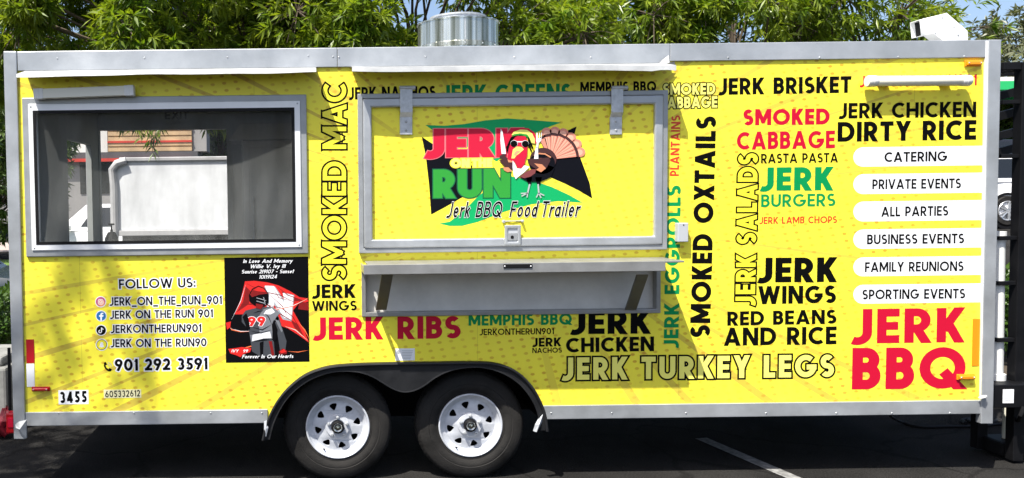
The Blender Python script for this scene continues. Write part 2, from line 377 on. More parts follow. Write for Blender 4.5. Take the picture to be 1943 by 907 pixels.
def glyph(ch, w):
    """-> (advance width, strokes); a stroke is (points, extension at start, at end) with extensions in half-widths"""
    W = GW[ch] if GW[ch] > 0 else (w if ch != ' ' else .3)
    if ch == ' ': return W, []
    h = w / 2; l, r, b, t = h, W - h, h, 1 - h; c = W / 2; D = 2.4
    k = w * .56
    s = []
    if ch == 'A': s = [([(k, 0), (c, 1)], D, D), ([(W - k, 0), (c, 1)], D, D), ([(W * .24, .27), (W * .76, .27)], 0, 0)]
    elif ch == 'B':
        m = .53; ry1 = (t - m) / 2; ry2 = (m - b) / 2; x1 = W * .5
        s = [([(l, b), (l, t)], 1, 1), ([(l, t), (x1, t)] + arc(x1, m + ry1, r - x1 - .03, ry1, 90, -90) + [(l, m)], 0, 0),
             ([(l, m), (x1, m)] + arc(x1, b + ry2, r - x1, ry2, 90, -90) + [(l, b)], 0, 0)]
    elif ch == 'C': s = [(arc(W * .60, .5, W * .60 - h, .5 - h, 50, 310), 0, 0)]
    elif ch == 'D': x1 = W * .42; s = [([(l, b), (l, t)], 1, 1), ([(l, t), (x1, t)] + arc(x1, .5, r - x1, .5 - h, 90, -90) + [(l, b)], 0, 0)]
    elif ch == 'E': s = [([(l, b), (l, t)], 1, 1), ([(l, t), (r, t)], 0, 1), ([(l, .5), (r - .03, .5)], 0, 1), ([(l, b), (r, b)], 0, 1)]
    elif ch == 'F': s = [([(l, b), (l, t)], 1, 1), ([(l, t), (r, t)], 0, 1), ([(l, .48), (r - .04, .48)], 0, 1)]
    elif ch == 'G': s = [(arc(W * .5, .5, W * .5 - h, .5 - h, 48, 360), 0, 0), ([(W * .54, .5 - h * .4), (r + h * .2, .5 - h * .4)], 0, .8)]
    elif ch == 'H': s = [([(l, b), (l, t)], 1, 1), ([(r, b), (r, t)], 1, 1), ([(l, .5), (r, .5)], 0, 0)]
    elif ch == 'I': s = [([(c, b), (c, t)], 1, 1)]
    elif ch == 'J':
        q = W * .62 - h * .6
        s = [([(r, t)] + arc(r - q, .04 + q - .04 + h * .6, q, q, 0, -118), 1, 0)]
    elif ch == 'K': s = [([(l, b), (l, t)], 1, 1), ([(l + h * .4, .36), (W - k * 1.05, 1)], 0, D), ([(l + w * .7, .56), (W - k, 0)], 0, D)]
    elif ch == 'L': s = [([(l, b), (l, t)], 1, 1), ([(l, b), (r, b)], 0, 1)]
    elif ch == 'M': s = [([(l, b), (l, t)], 1, 1), ([(r, b), (r, t)], 1, 1), ([(l + h * .1, 1), (c, .22)], D, .8), ([(r - h * .1, 1), (c, .22)], D, .8)]
    elif ch == 'N': s = [([(l, b), (l, t)], 1, 1), ([(r, b), (r, t)], 1, 1), ([(l + h * .2, 1), (r - h * .2, 0)], D, D)]
    elif ch == 'O': s = [(arc(c, .5, c - h, .5 - h, 0, 360, 36), 0, 0)]
    elif ch == 'P': m = .40; x1 = W * .45; s = [([(l, b), (l, t)], 1, 1), ([(l, t), (x1, t)] + arc(x1, (t + m) / 2, r - x1, (t - m) / 2, 90, -90) + [(l, m)], 0, 0)]
    elif ch == 'Q': s = [(arc(c, .5, c - h, .5 - h, 0, 360, 36), 0, 0), ([(c + .02, .42), (W - k * .9, 0)], 0, D)]
    elif ch == 'R':
        m = .42; x1 = W * .45
        s = [([(l, b), (l, t)], 1, 1), ([(l, t), (x1, t)] + arc(x1, (t + m) / 2, r - x1 - .03, (t - m) / 2, 90, -90) + [(l, m)], 0, 0), ([(W * .42, .46), (W - k, 0)], 0, D)]
    elif ch == 'S':
        ry = (.5 - h) / 2; rx = c - h
        s = [(arc(c, t - ry, rx * .94, ry, 38, 270) + arc(c, b + ry, rx, ry, 90, -142)[1:], 0, 0)]
    elif ch == 'T': s = [([(l, t), (r, t)], 1, 1), ([(c, b), (c, t)], 1, 0)]
    elif ch == 'U': s = [([(l, t)] + arc(c, c, c - h, c - h, 180, 360) + [(r, t)], 1, 1)]
    elif ch == 'V': s = [([(k, 1), (c, 0)], D, D), ([(W - k, 1), (c, 0)], D, D)]
    elif ch == 'W': a = W * .29; s = [([(k, 1), (a, 0)], D, D), ([(c, .96), (a, 0)], .3, D), ([(c, .96), (W - a, 0)], .3, D), ([(W - k, 1), (W - a, 0)], D, D)]
    elif ch == 'X': s = [([(k, 0), (W - k, 1)], D, D), ([(k, 1), (W - k, 0)], D, D)]
    elif ch == 'Y': s = [([(k, 1), (c, .44)], D, .6), ([(W - k, 1), (c, .44)], D, .6), ([(c, b), (c, .46)], 1, 0)]
    elif ch == 'Z': s = [([(l, t), (r, t)], 1, 1), ([(l, b), (r, b)], 1, 1), ([(r - h * .3, .98), (l + h * .3, .02)], 0, 0)]
    elif ch == '0': s = [(arc(c, .5, c - h, .5 - h, 0, 360, 30), 0, 0)]
    elif ch == '1': s = [([(r, b), (r, t)], 1, 1), ([(r, t - .02), (l - .01, t - .17)], 0, 0)]
    elif ch == '2': ry = .27 - h * .3; s = [(arc(c, t - ry, c - h, ry, 165, -38) + [(l + h * .3, b)], 0, 0), ([(l, b), (r, b)], 1, 1)]
    elif ch == '3':
        ry = (.5 - h) / 2
        s = [(arc(c, t - ry, (c - h) * .9, ry, 150, -90), 0, 0), (arc(c, b + ry, c - h, ry, 90, -150), 0, 0)]
    elif ch == '4': s = [([(W * .68, b), (W * .68, t)], 1, 1), ([(W * .66, .96), (l, .27)], 0, 0), ([(l, .27), (r, .27)], 1, 1)]
    elif ch == '5': s = [([(r, t), (l + h, t), (l + h * .6, .55)], 1, .4), (arc(c - .02, .31, c - h + .02, .31 - h, 118, -150), 0, 0)]
    elif ch == '6': s = [(arc(c, .32, c - h, .32 - h, 0, 360, 26), 0, 0), ([(W * .64, 1), (l + h * .2, .42)], D * 0, .2)]
    elif ch == '7': s = [([(l, t), (r, t)], 1, 1), ([(r - h * .4, .97), (W * .32, 0)], 0, D)]
    elif ch == '8': ry = (.5 - h) / 2; s = [(arc(c, t - ry, (c - h) * .88, ry, 0, 360, 24), 0, 0), (arc(c, b + ry, c - h, ry, 0, 360, 24), 0, 0)]
    elif ch == '9': s = [(arc(c, .68, c - h, .32 - h, 0, 360, 26), 0, 0), ([(W * .36, 0), (r - h * .2, .58)], 0, .2)]
    elif ch == '_': s = [([(0, -.10), (W, -.10)], 0, 0)]
    elif ch == ':': s = [([(c, .14), (c, .14 + .001)], 1, 1), ([(c, .56), (c, .561)], 1, 1)]
    elif ch == '.': s = [([(c, b), (c, b + .001)], 1, 1)]
    elif ch == '/': s = [([(0, 0), (W, 1)], 0, 0)]
    elif ch == '-': s = [([(0, .42), (W, .42)], 0, 0)]
    elif ch == '|': s = [([(c, b), (c, t)], 1, 1)]
    else:
        x = .66; q = W / 2 - h; xm = x - h                       # x-height
        bowl = lambda a0=0, a1=360: arc(c, x / 2, q, x / 2 - h, a0, a1)
        if ch == 'a': s = [(bowl(), 0, 0), ([(r, b), (r, xm)], 1, 1)]
        elif ch == 'b': s = [(bowl(), 0, 0), ([(l, b), (l, t)], 1, 1)]
        elif ch == 'c': s = [(bowl(50, 310), 0, 0)]
        elif ch == 'd': s = [(bowl(), 0, 0), ([(r, b), (r, t)], 1, 1)]
        elif ch == 'e': s = [(bowl(0, 315), 0, 0), ([(l, x / 2), (r, x / 2)], 0, 0)]
        elif ch == 'f': s = [([(W * .45, b), (W * .45, .8)] + arc(W * .45 + .18, .8, .18, .2 - h, 180, 80), 1, 0), ([(0, .62), (W, .62)], 0, 0)]
        elif ch == 'g': s = [(bowl(), 0, 0), ([(r, xm), (r, -.12)] + arc(c, -.12, q, .2 - h, 0, -140), 1, 0)]
        elif ch == 'h': s = [([(l, b), (l, t)], 1, 1), (arc(c, xm - q, q, q, 180, 0) + [(r, b)], 0, 1)]
        elif ch == 'i': s = [([(c, b), (c, xm)], 1, 1), ([(c, .86), (c, .861)], 1, 1)]
        elif ch == 'j': s = [([(r, xm), (r, -.1), (0, -.2)], 1, 0), ([(r, .86), (r, .861)], 1, 1)]
        elif ch == 'k': s = [([(l, b), (l, t)], 1, 1), ([(l, .26), (r, xm)], 0, .6), ([(W * .4, .4), (r, b)], 0, .8)]
        elif ch == 'l': s = [([(c, b), (c, t)], 1, 1)]
        elif ch == 'm': q2 = (W / 2 - h) / 2; s = [([(l, b), (l, xm)], 1, 1), (arc(l + q2, xm - q2, q2, q2, 180, 0) + [(c, b)], 0, 1), (arc(c + q2, xm - q2, q2, q2, 180, 0) + [(r, b)], 0, 1)]
        elif ch == 'n': s = [([(l, b), (l, xm)], 1, 1), (arc(c, xm - q, q, q, 180, 0) + [(r, b)], 0, 1)]
        elif ch == 'o': s = [(bowl(), 0, 0)]
        elif ch == 'p': s = [(bowl(), 0, 0), ([(l, -.28), (l, xm)], 1, 1)]
        elif ch == 'q': s = [(bowl(), 0, 0), ([(r, -.28), (r, xm)], 1, 1)]
        elif ch == 'r': s = [([(l, b), (l, xm)], 1, 1), (arc(l + .24, xm - .24, .24, .24, 180, 70), 0, 0)]
        elif ch == 's': ry = (x / 2 - h) / 2; s = [(arc(c, xm - ry, q, ry, 40, 270) + arc(c, b + ry, q, ry, 90, -140)[1:], 0, 0)]
        elif ch == 't': s = [([(W * .5, b), (W * .5, .9)], 1, 1), ([(0, .62), (W, .62)], 0, 0)]
        elif ch == 'u': s = [([(l, xm), (l, b + q)] + arc(c, b + q, q, q, 180, 360) + [(r, b + q)], 1, 0), ([(r, b), (r, xm)], 1, 1)]
        elif ch == 'v': s = [([(k * .7, xm), (c, b)], 1, 1), ([(W - k * .7, xm), (c, b)], 1, 1)]
        elif ch == 'w': s = [([(k * .7, xm), (W * .27, b)], 1, 1), ([(c, xm), (W * .27, b)], 0, 1), ([(c, xm), (W * .73, b)], 0, 1), ([(W - k * .7, xm), (W * .73, b)], 1, 1)]
        elif ch == 'x': s = [([(l, b), (r, xm)], 1, 1), ([(l, xm), (r, b)], 1, 1)]
        elif ch == 'y': s = [([(k * .7, xm), (c, b)], 1, 1), ([(W - k * .7, xm), (W * .3, -.26)], 1, 1)]
        elif ch == 'z': s = [([(l, xm), (r, xm)], 1, 1), ([(l, b), (r, b)], 1, 1), ([(r, xm), (l, b)], 0, 0)]
    return W, s
def clip(poly, lo, hi):
    for sgn, lim in ((1, lo), (-1, -hi)):
        out = []
        for i, p in enumerate(poly):
            q = poly[(i + 1) % len(poly)]
            a, b_ = sgn * p[1] - lim, sgn * q[1] - lim
            if a >= 0: out.append(p)
            if (a >= 0) != (b_ >= 0):
                f = a / (a - b_); out.append((p[0] + (q[0] - p[0]) * f, p[1] + (q[1] - p[1]) * f))
        poly = out
        if len(poly) < 3: return []
    return poly
def strip(pts, hw, e0, e1):
    """quads of a polyline of half-width hw with mitred corners"""
    P_ = [Vector(p) for p in pts]
    P_ = [p for i, p in enumerate(P_) if i == 0 or (p - P_[i - 1]).length > 1e-6]
    closed = (P_[0] - P_[-1]).length < 1e-4 and len(P_) > 8
    if not closed:
        d0 = (P_[0] - P_[1]).normalized(); d1 = (P_[-1] - P_[-2]).normalized()
        P_[0] = P_[0] + d0 * e0; P_[-1] = P_[-1] + d1 * e1
    L_, R_ = [], []
    n = len(P_)
    for i in range(n):
        a = P_[i - 1] if i > 0 else (P_[-2] if closed else None)
        c = P_[i + 1] if i < n - 1 else (P_[1] if closed else None)
        da = (P_[i] - a).normalized() if a is not None else None
        dc = (c - P_[i]).normalized() if c is not None else None
        if da is None: da = dc
        if dc is None: dc = da
        nrm = Vector((-(da.y + dc.y), da.x + dc.x))
        if nrm.length < 1e-6: nrm = Vector((-da.y, da.x))
        nrm.normalize()
        m_ = 1 / max(.45, nrm.dot(Vector((-da.y, da.x))))
        L_.append(P_[i] + nrm * hw * m_); R_.append(P_[i] - nrm * hw * m_)
    return [[tuple(R_[i]), tuple(R_[i + 1]), tuple(L_[i + 1]), tuple(L_[i])] for i in range(n - 1)]
def text_polys(s, w, grow=0.0, track=.12, wordsp=.30, upper_clip=True):
    """polygons in cap-height units + total width; grow fattens every stroke (used for outlines)"""
    x = 0; out = []
    for gi, ch in enumerate(s):
        if ch == ' ': x += wordsp; continue
        W, st = glyph(ch, w)
        tall = ch.isupper() or ch.isdigit()
        for si, (pts, e0, e1) in enumerate(st):
            hw = w / 2 + grow
            diag = max(e0, e1) > 1.5
            for q in strip(pts, hw, e0 * w / 2 + grow * (1 if e0 <= 1.5 else 1.5), e1 * w / 2 + grow * (1 if e1 <= 1.5 else 1.5)):
                if tall and ch not in 'QJ': q = clip(q, -grow - .012, 1 + grow + .012)
                elif ch == 'Q': q = clip(q, -grow - .02, 1 + grow + .02)
                if len(q) >= 3: out.append((gi, si, [(px + x, py) for px, py in q]))
        x += W + track
    return out, x - track
SPACE = {}
def lettering(s, a, b, cap, m, parent, w=.2, out=0.0, lift=.0006, outline=None, og=.05, track=.12, slant=0.0, label=None, name='lettering', wordsp=.44):
    """text whose baseline runs from photo pixel a to photo pixel b on the plane y = -out, cap height in photo pixels"""
    A, B = P(*a, out), P(*b, out)
    ax = (B - A); wid = ax.length; ax.normalize()
    up = Vector((-ax.z, 0, ax.x))
    H = cap * MPP * (CAM.y + out) / CAM.y
    passes = []; track *= .85
    if outline: passes.append((0, og, 0.0))
    passes.append((len(passes), 0.0, .0003 if outline else 0.0))
    tot = text_polys(s, w, 0, track, wordsp)[1]
    word = []; n_ = 0
    for ch in s:
        if ch == ' ': n_ += 1
        word.append(n_)
    words = s.split(' '); made = []
    for wi, txt in enumerate(words):                  # every word is a piece of vinyl of its own
        mb = MB()
        for mi, g, dl in passes:
            polys, _ = text_polys(s, w, g, track, wordsp); mb.cur = mi
            for gi, si, q in polys:
                if word[gi] != wi: continue
                y = -(out + lift + dl + si * .00004 + (gi % 2) * .00002)
                pts = [A + ax * ((px + slant * py) / tot * wid) + up * (py * H) for px, py in q]
                mb.face([(p.x, y, p.z) for p in pts])
        o = mb.build(name, ([outline] if outline else []) + [m], parent); made.append(o)
        if label: o['label'] = label.replace('@', txt)
    return made[0]
def shape(mb, pts, out, lift, T=None):
    """flat printed polygon; pts in photo pixels (or mapped by T)"""
    q = [P(*(T(p) if T else p), out) for p in pts]
    loop = [(p.x, p.z) for p in q]
    ar = sum(loop[i][0] * loop[(i + 1) % len(loop)][1] - loop[(i + 1) % len(loop)][0] * loop[i][1] for i in range(len(loop)))
    if ar < 0: loop.reverse()
    mb.prism([loop], -(out + lift), None)
def line(mb, pts, w, out, lift, T=None, taper=False):
    n = len(pts); L_, R_ = [], []
    for i, p in enumerate(pts):
        a = Vector(pts[max(i - 1, 0)]); c = Vector(pts[min(i + 1, n - 1)]); d = (c - a).normalized()
        ww = w / 2 * (1 - abs(2 * i / (n - 1) - 1) * .85 if taper else 1)
        L_.append((p[0] - d.y * ww, p[1] + d.x * ww)); R_.append((p[0] + d.y * ww, p[1] - d.x * ww))
    for i in range(n - 1):
        shape(mb, [L_[i], L_[i + 1], R_[i + 1], R_[i]], out, lift, T)
def ell(cx, cy, rx, ry, n=24, a0=0, a1=360, rot=0):
    c, s_ = math.cos(R(rot)), math.sin(R(rot)); o = []
    for k in range(n):
        a = R(a0 + (a1 - a0) * k / (n if a1 - a0 == 360 else n - 1)); x, y = rx * math.cos(a), ry * math.sin(a)
        o.append((cx + x * c - y * s_, cy + x * s_ + y * c))
    return o
# ================================================================== GROUND
def gh(x, y):
    def sm(t): t = max(0, min(1, t)); return t * t * (3 - 2 * t)
    h = 1.06 * sm((y - 6) / 9)
    if y > 13: h += 0.1 * max(0, min(y, 42) - 15) * sm((y - 13) / 3)
    return h * (.2 + .8 * sm((x + 4) / 9))      # the bank rises towards the right
def sheet(name, x0, x1, y0, y1, nx, ny, m, lift=0.0, grade=1.0):
    mb = MB(); v = []
    for j in range(ny + 1):
        y = y0 + (y1 - y0) * (j / ny) ** grade
        for i in range(nx + 1):
            x = x0 + (x1 - x0) * i / nx
            v.append((x, y, gh(x, y) + lift))
    mb.idx(v, [(j * (nx + 1) + i, j * (nx + 1) + i + 1, (j + 1) * (nx + 1) + i + 1, (j + 1) * (nx + 1) + i) for j in range(ny) for i in range(nx)])
    o = mb.build(name, m, smooth=True); o['kind'] = 'structure'; return o
def asphalt():
    m = bpy.data.materials.new('asphalt'); m.use_nodes = True; nt = m.node_tree; N = nt.nodes; L = nt.links; b = N['Principled BSDF']
    tc = N.new('ShaderNodeTexCoord')
    n1 = N.new('ShaderNodeTexNoise'); n1.inputs['Scale'].default_value = 1.1; n1.inputs['Detail'].default_value = 8
    n2 = N.new('ShaderNodeTexVoronoi'); n2.inputs['Scale'].default_value = 130
    n3 = N.new('ShaderNodeTexNoise'); n3.inputs['Scale'].default_value = 90; n3.inputs['Detail'].default_value = 4
    for n in (n1, n2, n3): L.new(tc.outputs['Object'], n.inputs['Vector'])
    cr = N.new('ShaderNodeValToRGB'); cr.color_ramp.elements[0].position = .3; cr.color_ramp.elements[1].position = .7
    cr.color_ramp.elements[0].color = (.012, .0116, .0112, 1); cr.color_ramp.elements[1].color = (.030, .0288, .0275, 1)
    L.new(n1.outputs['Fac'], cr.inputs[0])
    mr = N.new('ShaderNodeMapRange'); mr.inputs[1].default_value = .3; mr.inputs[2].default_value = .75; mr.inputs[3].default_value = .55; mr.inputs[4].default_value = 1.6
    L.new(n3.outputs['Fac'], mr.inputs[0])
    vm = N.new('ShaderNodeVectorMath'); vm.operation = 'SCALE'; L.new(cr.outputs[0], vm.inputs[0]); L.new(mr.outputs[0], vm.inputs['Scale'])
    # hairline cracks and oil stains
    vc = N.new('ShaderNodeTexVoronoi'); vc.feature = 'DISTANCE_TO_EDGE'; vc.inputs['Scale'].default_value = .55
    nd = N.new('ShaderNodeTexNoise'); nd.inputs['Scale'].default_value = 2.5; nd.inputs['Detail'].default_value = 6; L.new(tc.outputs['Object'], nd.inputs['Vector'])
    va = N.new('ShaderNodeVectorMath'); va.operation = 'MULTIPLY_ADD'; va.inputs[1].default_value = (.5, .5, 0); L.new(nd.outputs['Color'], va.inputs[0]); L.new(tc.outputs['Object'], va.inputs[2]); L.new(va.outputs[0], vc.inputs['Vector'])
    ck = N.new('ShaderNodeMapRange'); ck.inputs[1].default_value = .004; ck.inputs[2].default_value = .012; ck.inputs[3].default_value = .6; ck.inputs[4].default_value = 1; L.new(vc.outputs['Distance'], ck.inputs[0])
    ns = N.new('ShaderNodeTexNoise'); ns.inputs['Scale'].default_value = .8; ns.inputs['Detail'].default_value = 3; L.new(tc.outputs['Object'], ns.inputs['Vector'])
    os_ = N.new('ShaderNodeMapRange'); os_.inputs[1].default_value = .60; os_.inputs[2].default_value = .70; os_.inputs[3].default_value = 1; os_.inputs[4].default_value = .55; L.new(ns.outputs['Fac'], os_.inputs[0])
    mm = N.new('ShaderNodeMath'); mm.operation = 'MULTIPLY'; L.new(ck.outputs[0], mm.inputs[0]); L.new(os_.outputs[0], mm.inputs[1])
    v2 = N.new('ShaderNodeVectorMath'); v2.operation = 'SCALE'; L.new(vm.outputs[0], v2.inputs[0]); L.new(mm.outputs[0], v2.inputs['Scale']); vm = v2
    L.new(vm.outputs[0], b.inputs['Base Color']); b.inputs['Roughness'].default_value = .95; b.inputs['Specular IOR Level'].default_value = .08
    bp = N.new('ShaderNodeBump'); bp.inputs['Strength'].default_value = .8; bp.inputs['Distance'].default_value = .006
    L.new(n2.outputs['Distance'], bp.inputs['Height']); L.new(bp.outputs[0], b.inputs['Normal'])
    return m
M['asphalt'] = asphalt()
M['grass'] = mat('grass', (0.085, 0.15, 0.025), 0.9, noise=0.4, nscale=3, bump=0.6, bscale=40)
M['pinkroad'] = mat('pale_concrete', (0.36, 0.30, 0.27), 0.9, noise=0.15, nscale=2)
M['paint'] = mat('worn_white_paint', (0.20, 0.20, 0.195), 0.9, noise=0.6, nscale=22)
M['concrete'] = mat('concrete', (0.20, 0.20, 0.19), 0.9, noise=0.25, nscale=6, bump=0.3, bscale=25)
sheet('ground', -150, 150, -40, 240, 60, 140, 'asphalt', grade=1.25)
M['soil'] = mat('soil', (0.06, 0.045, 0.03), 0.95, noise=0.3, nscale=6)
sheet('planting_bed', -14, 14, 3.1, 7.2, 20, 10, 'soil', 0.012)
sheet('lawn', -60, 60, 15.2, 19.0, 40, 8, 'grass', 0.02)
sheet('street', -90, 90, 22.0, 26.5, 40, 8, 'pinkroad', 0.015)
sheet('upper_lawn', -90, 90, 46, 120, 40, 20, 'grass', 0.02)
mb = MB()
a, b_ = G(1330, 832), G(1502, 906); d = (b_ - a).normalized(); n_ = Vector((-d.y, d.x, 0)) * 0.05
b_ = b_ + d * 3.2
mb.face([a + n_ + Vector((0, 0, .004)), a - n_ + Vector((0, 0, .004)), b_ - n_ + Vector((0, 0, .004)), b_ + n_ + Vector((0, 0, .004))][::1])
o = mb.build('parking_line', 'paint'); o['kind'] = 'structure'

# ================================================================== TRAILER
T = thing('food_trailer', 'yellow tandem axle food trailer covered in menu lettering with a silver roof rail', 'food trailer', (0, 1.2, 0))
M['wrap'] = wrap_material(T)
YB = 2.32                                     # back wall
XL, XR = P(20, 450).x, P(1884, 450).x         # end walls
ZT = P(971, 87).z                             # roof
ZB = P(971, 792).z
# --- side panel with its openings: arch, service window, serving hatch and shelf recess
win_o = rect(48, 184, 582, 483)
win_open = rect(71, 211, 557, 458)
hat_o = rect(680, 176, 1263, 476)
she_o = rect(686, 499, 1252, 597)
arch_out = [(500, 829), (507, 800), (517, 775), (533, 748), (553, 727), (578, 708), (608, 696), (640, 690), (700, 687), (770, 686), (840, 685), (900, 684), (935, 686), (962, 693), (986, 709), (1006, 731), (1020, 757), (1029, 780), (1033, 812)]
arch_in = [(512, 829), (519, 800), (530, 775), (546, 750), (568, 729), (592, 714), (620, 704), (650, 700), (680, 702), (705, 710), (727, 724), (745, 735), (764, 741), (784, 738), (803, 728), (822, 713), (848, 700), (880, 693), (915, 693), (946, 702), (972, 716), (993, 736), (1009, 760), (1018, 784), (1022, 812)]
pl, pr = P(36, 450).x, P(1870, 450).x
pt, pb = P(971, 110).z, P(971, 790).z
arch_hole = [xz(x + (5 if x < 640 else -5 if x > 900 else 0), y + 5) for x, y in arch_out]
i0 = [q for q in arch_hole if q[1] > pb]
outline = [(pl, pb), (i0[0][0], pb)] + i0 + [(i0[-1][0], pb), (pr, pb), (pr, pt), (pl, pt)]
mb = MB()
mb.prism([outline, inset(win_o, .02)[::-1], inset(she_o, .012)[::-1]], 0.0, 0.03)
panel = mb.build('side_panel', 'wrap', T)
# --- other walls, roof, floor, inner lining
def rb(px0, py0, px1, py1, y):
    a = P(px0, py1, -y); c = P(px1, py0, -y); return [(a.x, a.z), (c.x, a.z), (c.x, c.z), (a.x, c.z)]
door_o = rb(195, 245, 430, 520, YB)
def PX_(px, py, x):                         # on a plane of constant x
    d = FWD + RIGHT * ((px - PPX) / FPX) + UP * ((453.5 - py) / FPX); t = (x - CAM.x) / d.x
    return CAM + d * t
_a, _b = PX_(133, 500, XL + .05), PX_(172.5, 270, XL + .05)
slit_y0, slit_y1, slit_z0, slit_z1 = _a.y, _b.y, 1.05, PX_(153, 270, XL + .05).z
print('SLIT', slit_y0, slit_y1, slit_z0, slit_z1)
mb = MB(); back = [(XL, ZB), (XR, ZB), (XR, ZT), (XL, ZT)]
mb.prism([back, door_o[::-1]], YB, YB + .04)
mb.build('rear_wall', 'interior', T)
M['endwall'] = mat('grey_end_wall', (0.40, 0.41, 0.42), 0.45, noise=0.05, nscale=4)
for x in (XL, XR):
    s_ = 1 if x < 0 else -1
    def wall_x(x0, x1, y0, y1, z0_, z1_, nm, m):
        mb = MB()
        if x > 0: mb.box((x0, y0, z0_), (x1, y1, z1_))
        else:                                # ring of four boxes round the end window
            for (a, b2, c_, d_) in ((y0, slit_y0, z0_, z1_), (slit_y1, y1, z0_, z1_), (slit_y0, slit_y1, z0_, slit_z0), (slit_y0, slit_y1, slit_z1, z1_)):
                mb.box((x0, a + .0002, c_ + .0001), (x1, b2, d_))
        mb.build(nm, m, T)
    wall_x(x, x + .006 * s_, .012, YB + .04, ZB, ZT, 'end_wall', 'endwall')
    wall_x(x + .0065 * s_, x + .05 * s_, .034, YB - .004, ZB + .05, ZT - .02, 'inner_lining', 'interior')
mb = MB(); mb.box((XL, 0.003, ZT - .012), (XR, YB + .05, ZT)); mb.build('roof', 'alu', T)
mb = MB(); mb.box((XL + .05, .64, ZB + .06), (XR - .05, YB - .003, ZB + .09)); mb.box((XL + .05, .04, ZB + .06), (P(500, 700).x - .005, .6399, ZB + .09)); mb.build('interior_floor', 'interior_floor', T)
mb = MB(); mb.box((XL + .06, .05, ZT - .06), (XR - .06, YB - .004, ZT - .05)); mb.build('ceiling_lining', 'interior', T)
mb = MB(); x_ = P(640, 400).x; mb.box((x_, .05, P(770, 680).z), (x_ + .04, 1.55, ZT - .07)); mb.build('partition', 'interior', T)
mb = MB()                                                 # trim round the far openings and shelving seen inside
for q in (door_o,): mb.ring([(q[0][0] - .05, q[0][1] - .05), (q[1][0] + .05, q[1][1] - .05), (q[2][0] + .05, q[2][1] + .05), (q[3][0] - .05, q[3][1] + .05)], q, YB - .03, YB - .002)
mb.build('opening_trim', 'interior', T)
a = P(462, 330, -1.9); mb = MB()
mb.box((a.x, 1.75, 1.0), (a.x + .55, 2.35, a.z + .3)); ic = mb.build('inner_cabinet', 'steel', T, bev=.01)
mb = MB(); mb.box((a.x + .06, 1.735, 1.12), (a.x + .49, 1.749, a.z + .22)); mb.build('cabinet_door', 'steel', ic, bev=.004)
mb = MB(); mb.tube([(a.x + .10, 1.70, 1.5), (a.x + .10, 1.70, 1.95)], .010, 8); mb.build('handle', 'galv', ic, smooth=True)
mb = MB(); mb.quadbox([(a.x - .10, a.z + .28), (a.x + .60, a.z + .28), (a.x + .50, a.z + .42), (a.x, a.z + .42)], 1.60, YB - .04); mb.build('range_hood', 'steel', T, bev=.005)
lettering('EXIT', (313, 226), (358, 226), 15, M['black'], T, .16, out=-(YB - .002), lift=.002, name='exit_lettering', label='dark letters reading EXIT inside above the far opening')
# --- top rail, trims and corner posts
mb = MB(); z0 = P(971, 124).z; z1 = P(971, 87).z
segs = [34, 640, 1270, 1870]
for k in range(3):
    xa, xb = P(segs[k], 110).x + (.001 if k else 0), P(segs[k + 1], 110).x - .001
    zs0 = z0 + (0.0 if k < 2 else .012)
    mb.box((xa, -.014, zs0), (xb, .02, z1))
rail = mb.build('roof_rail', 'alu', T, bev=.004)
def studs(nm, pts, par, r_=.0065, m='alu'):
    for p in pts:
        mb = MB(); mb.lathe([(.0005, -r_ * .6), (r_ * .6, -r_ * .5), (r_, 0)], p, 'y', 10); mb.build(nm, m, par, smooth=True)
def atz(px, py, y): p = P(px, py); p.y = y; return p
studs('rivet', [atz(px, 109 + random.Random(px).uniform(-3, 3), -.014) for px in (110, 275, 432, 585, 632, 643, 807, 975, 1120, 1380, 1553, 1702, 1827)], rail)
for xa, xb, rv_ in ((48, 508, (112, 255, 400, 497)), (1029, 1866, (1045, 1160, 1300, 1452, 1585, 1690, 1800))):
    mb = MB(); p0, p1 = P(xa, 785), P(xb, 785)
    za, zb = P(971, 796).z, P(971, 770).z
    mb.box((p0.x, -.012, za), (p1.x, .01, zb))
    trim = mb.build('lower_trim', 'alu', T, bev=.004)
    studs('rivet', [atz(px, 783, -.012) for px in rv_], trim)
def post(x0t, x1t, yt, x0b, x1b, yb, nm):
    mb = MB(); q = [xz(x0b, yb), xz(x1b, yb), xz(x1t, yt), xz(x0t, yt)]
    xl = min(q[0][0], q[3][0]); xr = max(q[1][0], q[2][0])
    q = [(q[0][0], q[0][1]), (q[1][0], q[1][1]), (q[2][0], q[2][1]), (q[3][0], q[3][1])]
    mb.quadbox(q, -.020, .03)
    return mb.build(nm, 'alu', T, bev=.005)
post(8, 33, 98, 28, 50, 832, 'corner_post'); pr_ = post(1872, 1896, 76, 1857, 1880, 803, 'corner_post')
mb = MB(); q = [xz(1858, 757), xz(1861.5, 757), xz(1872, 78), xz(1867, 78)]; mb.quadbox(q, -.016, .0); mb.build('edge_strip', 'alu_white', T)
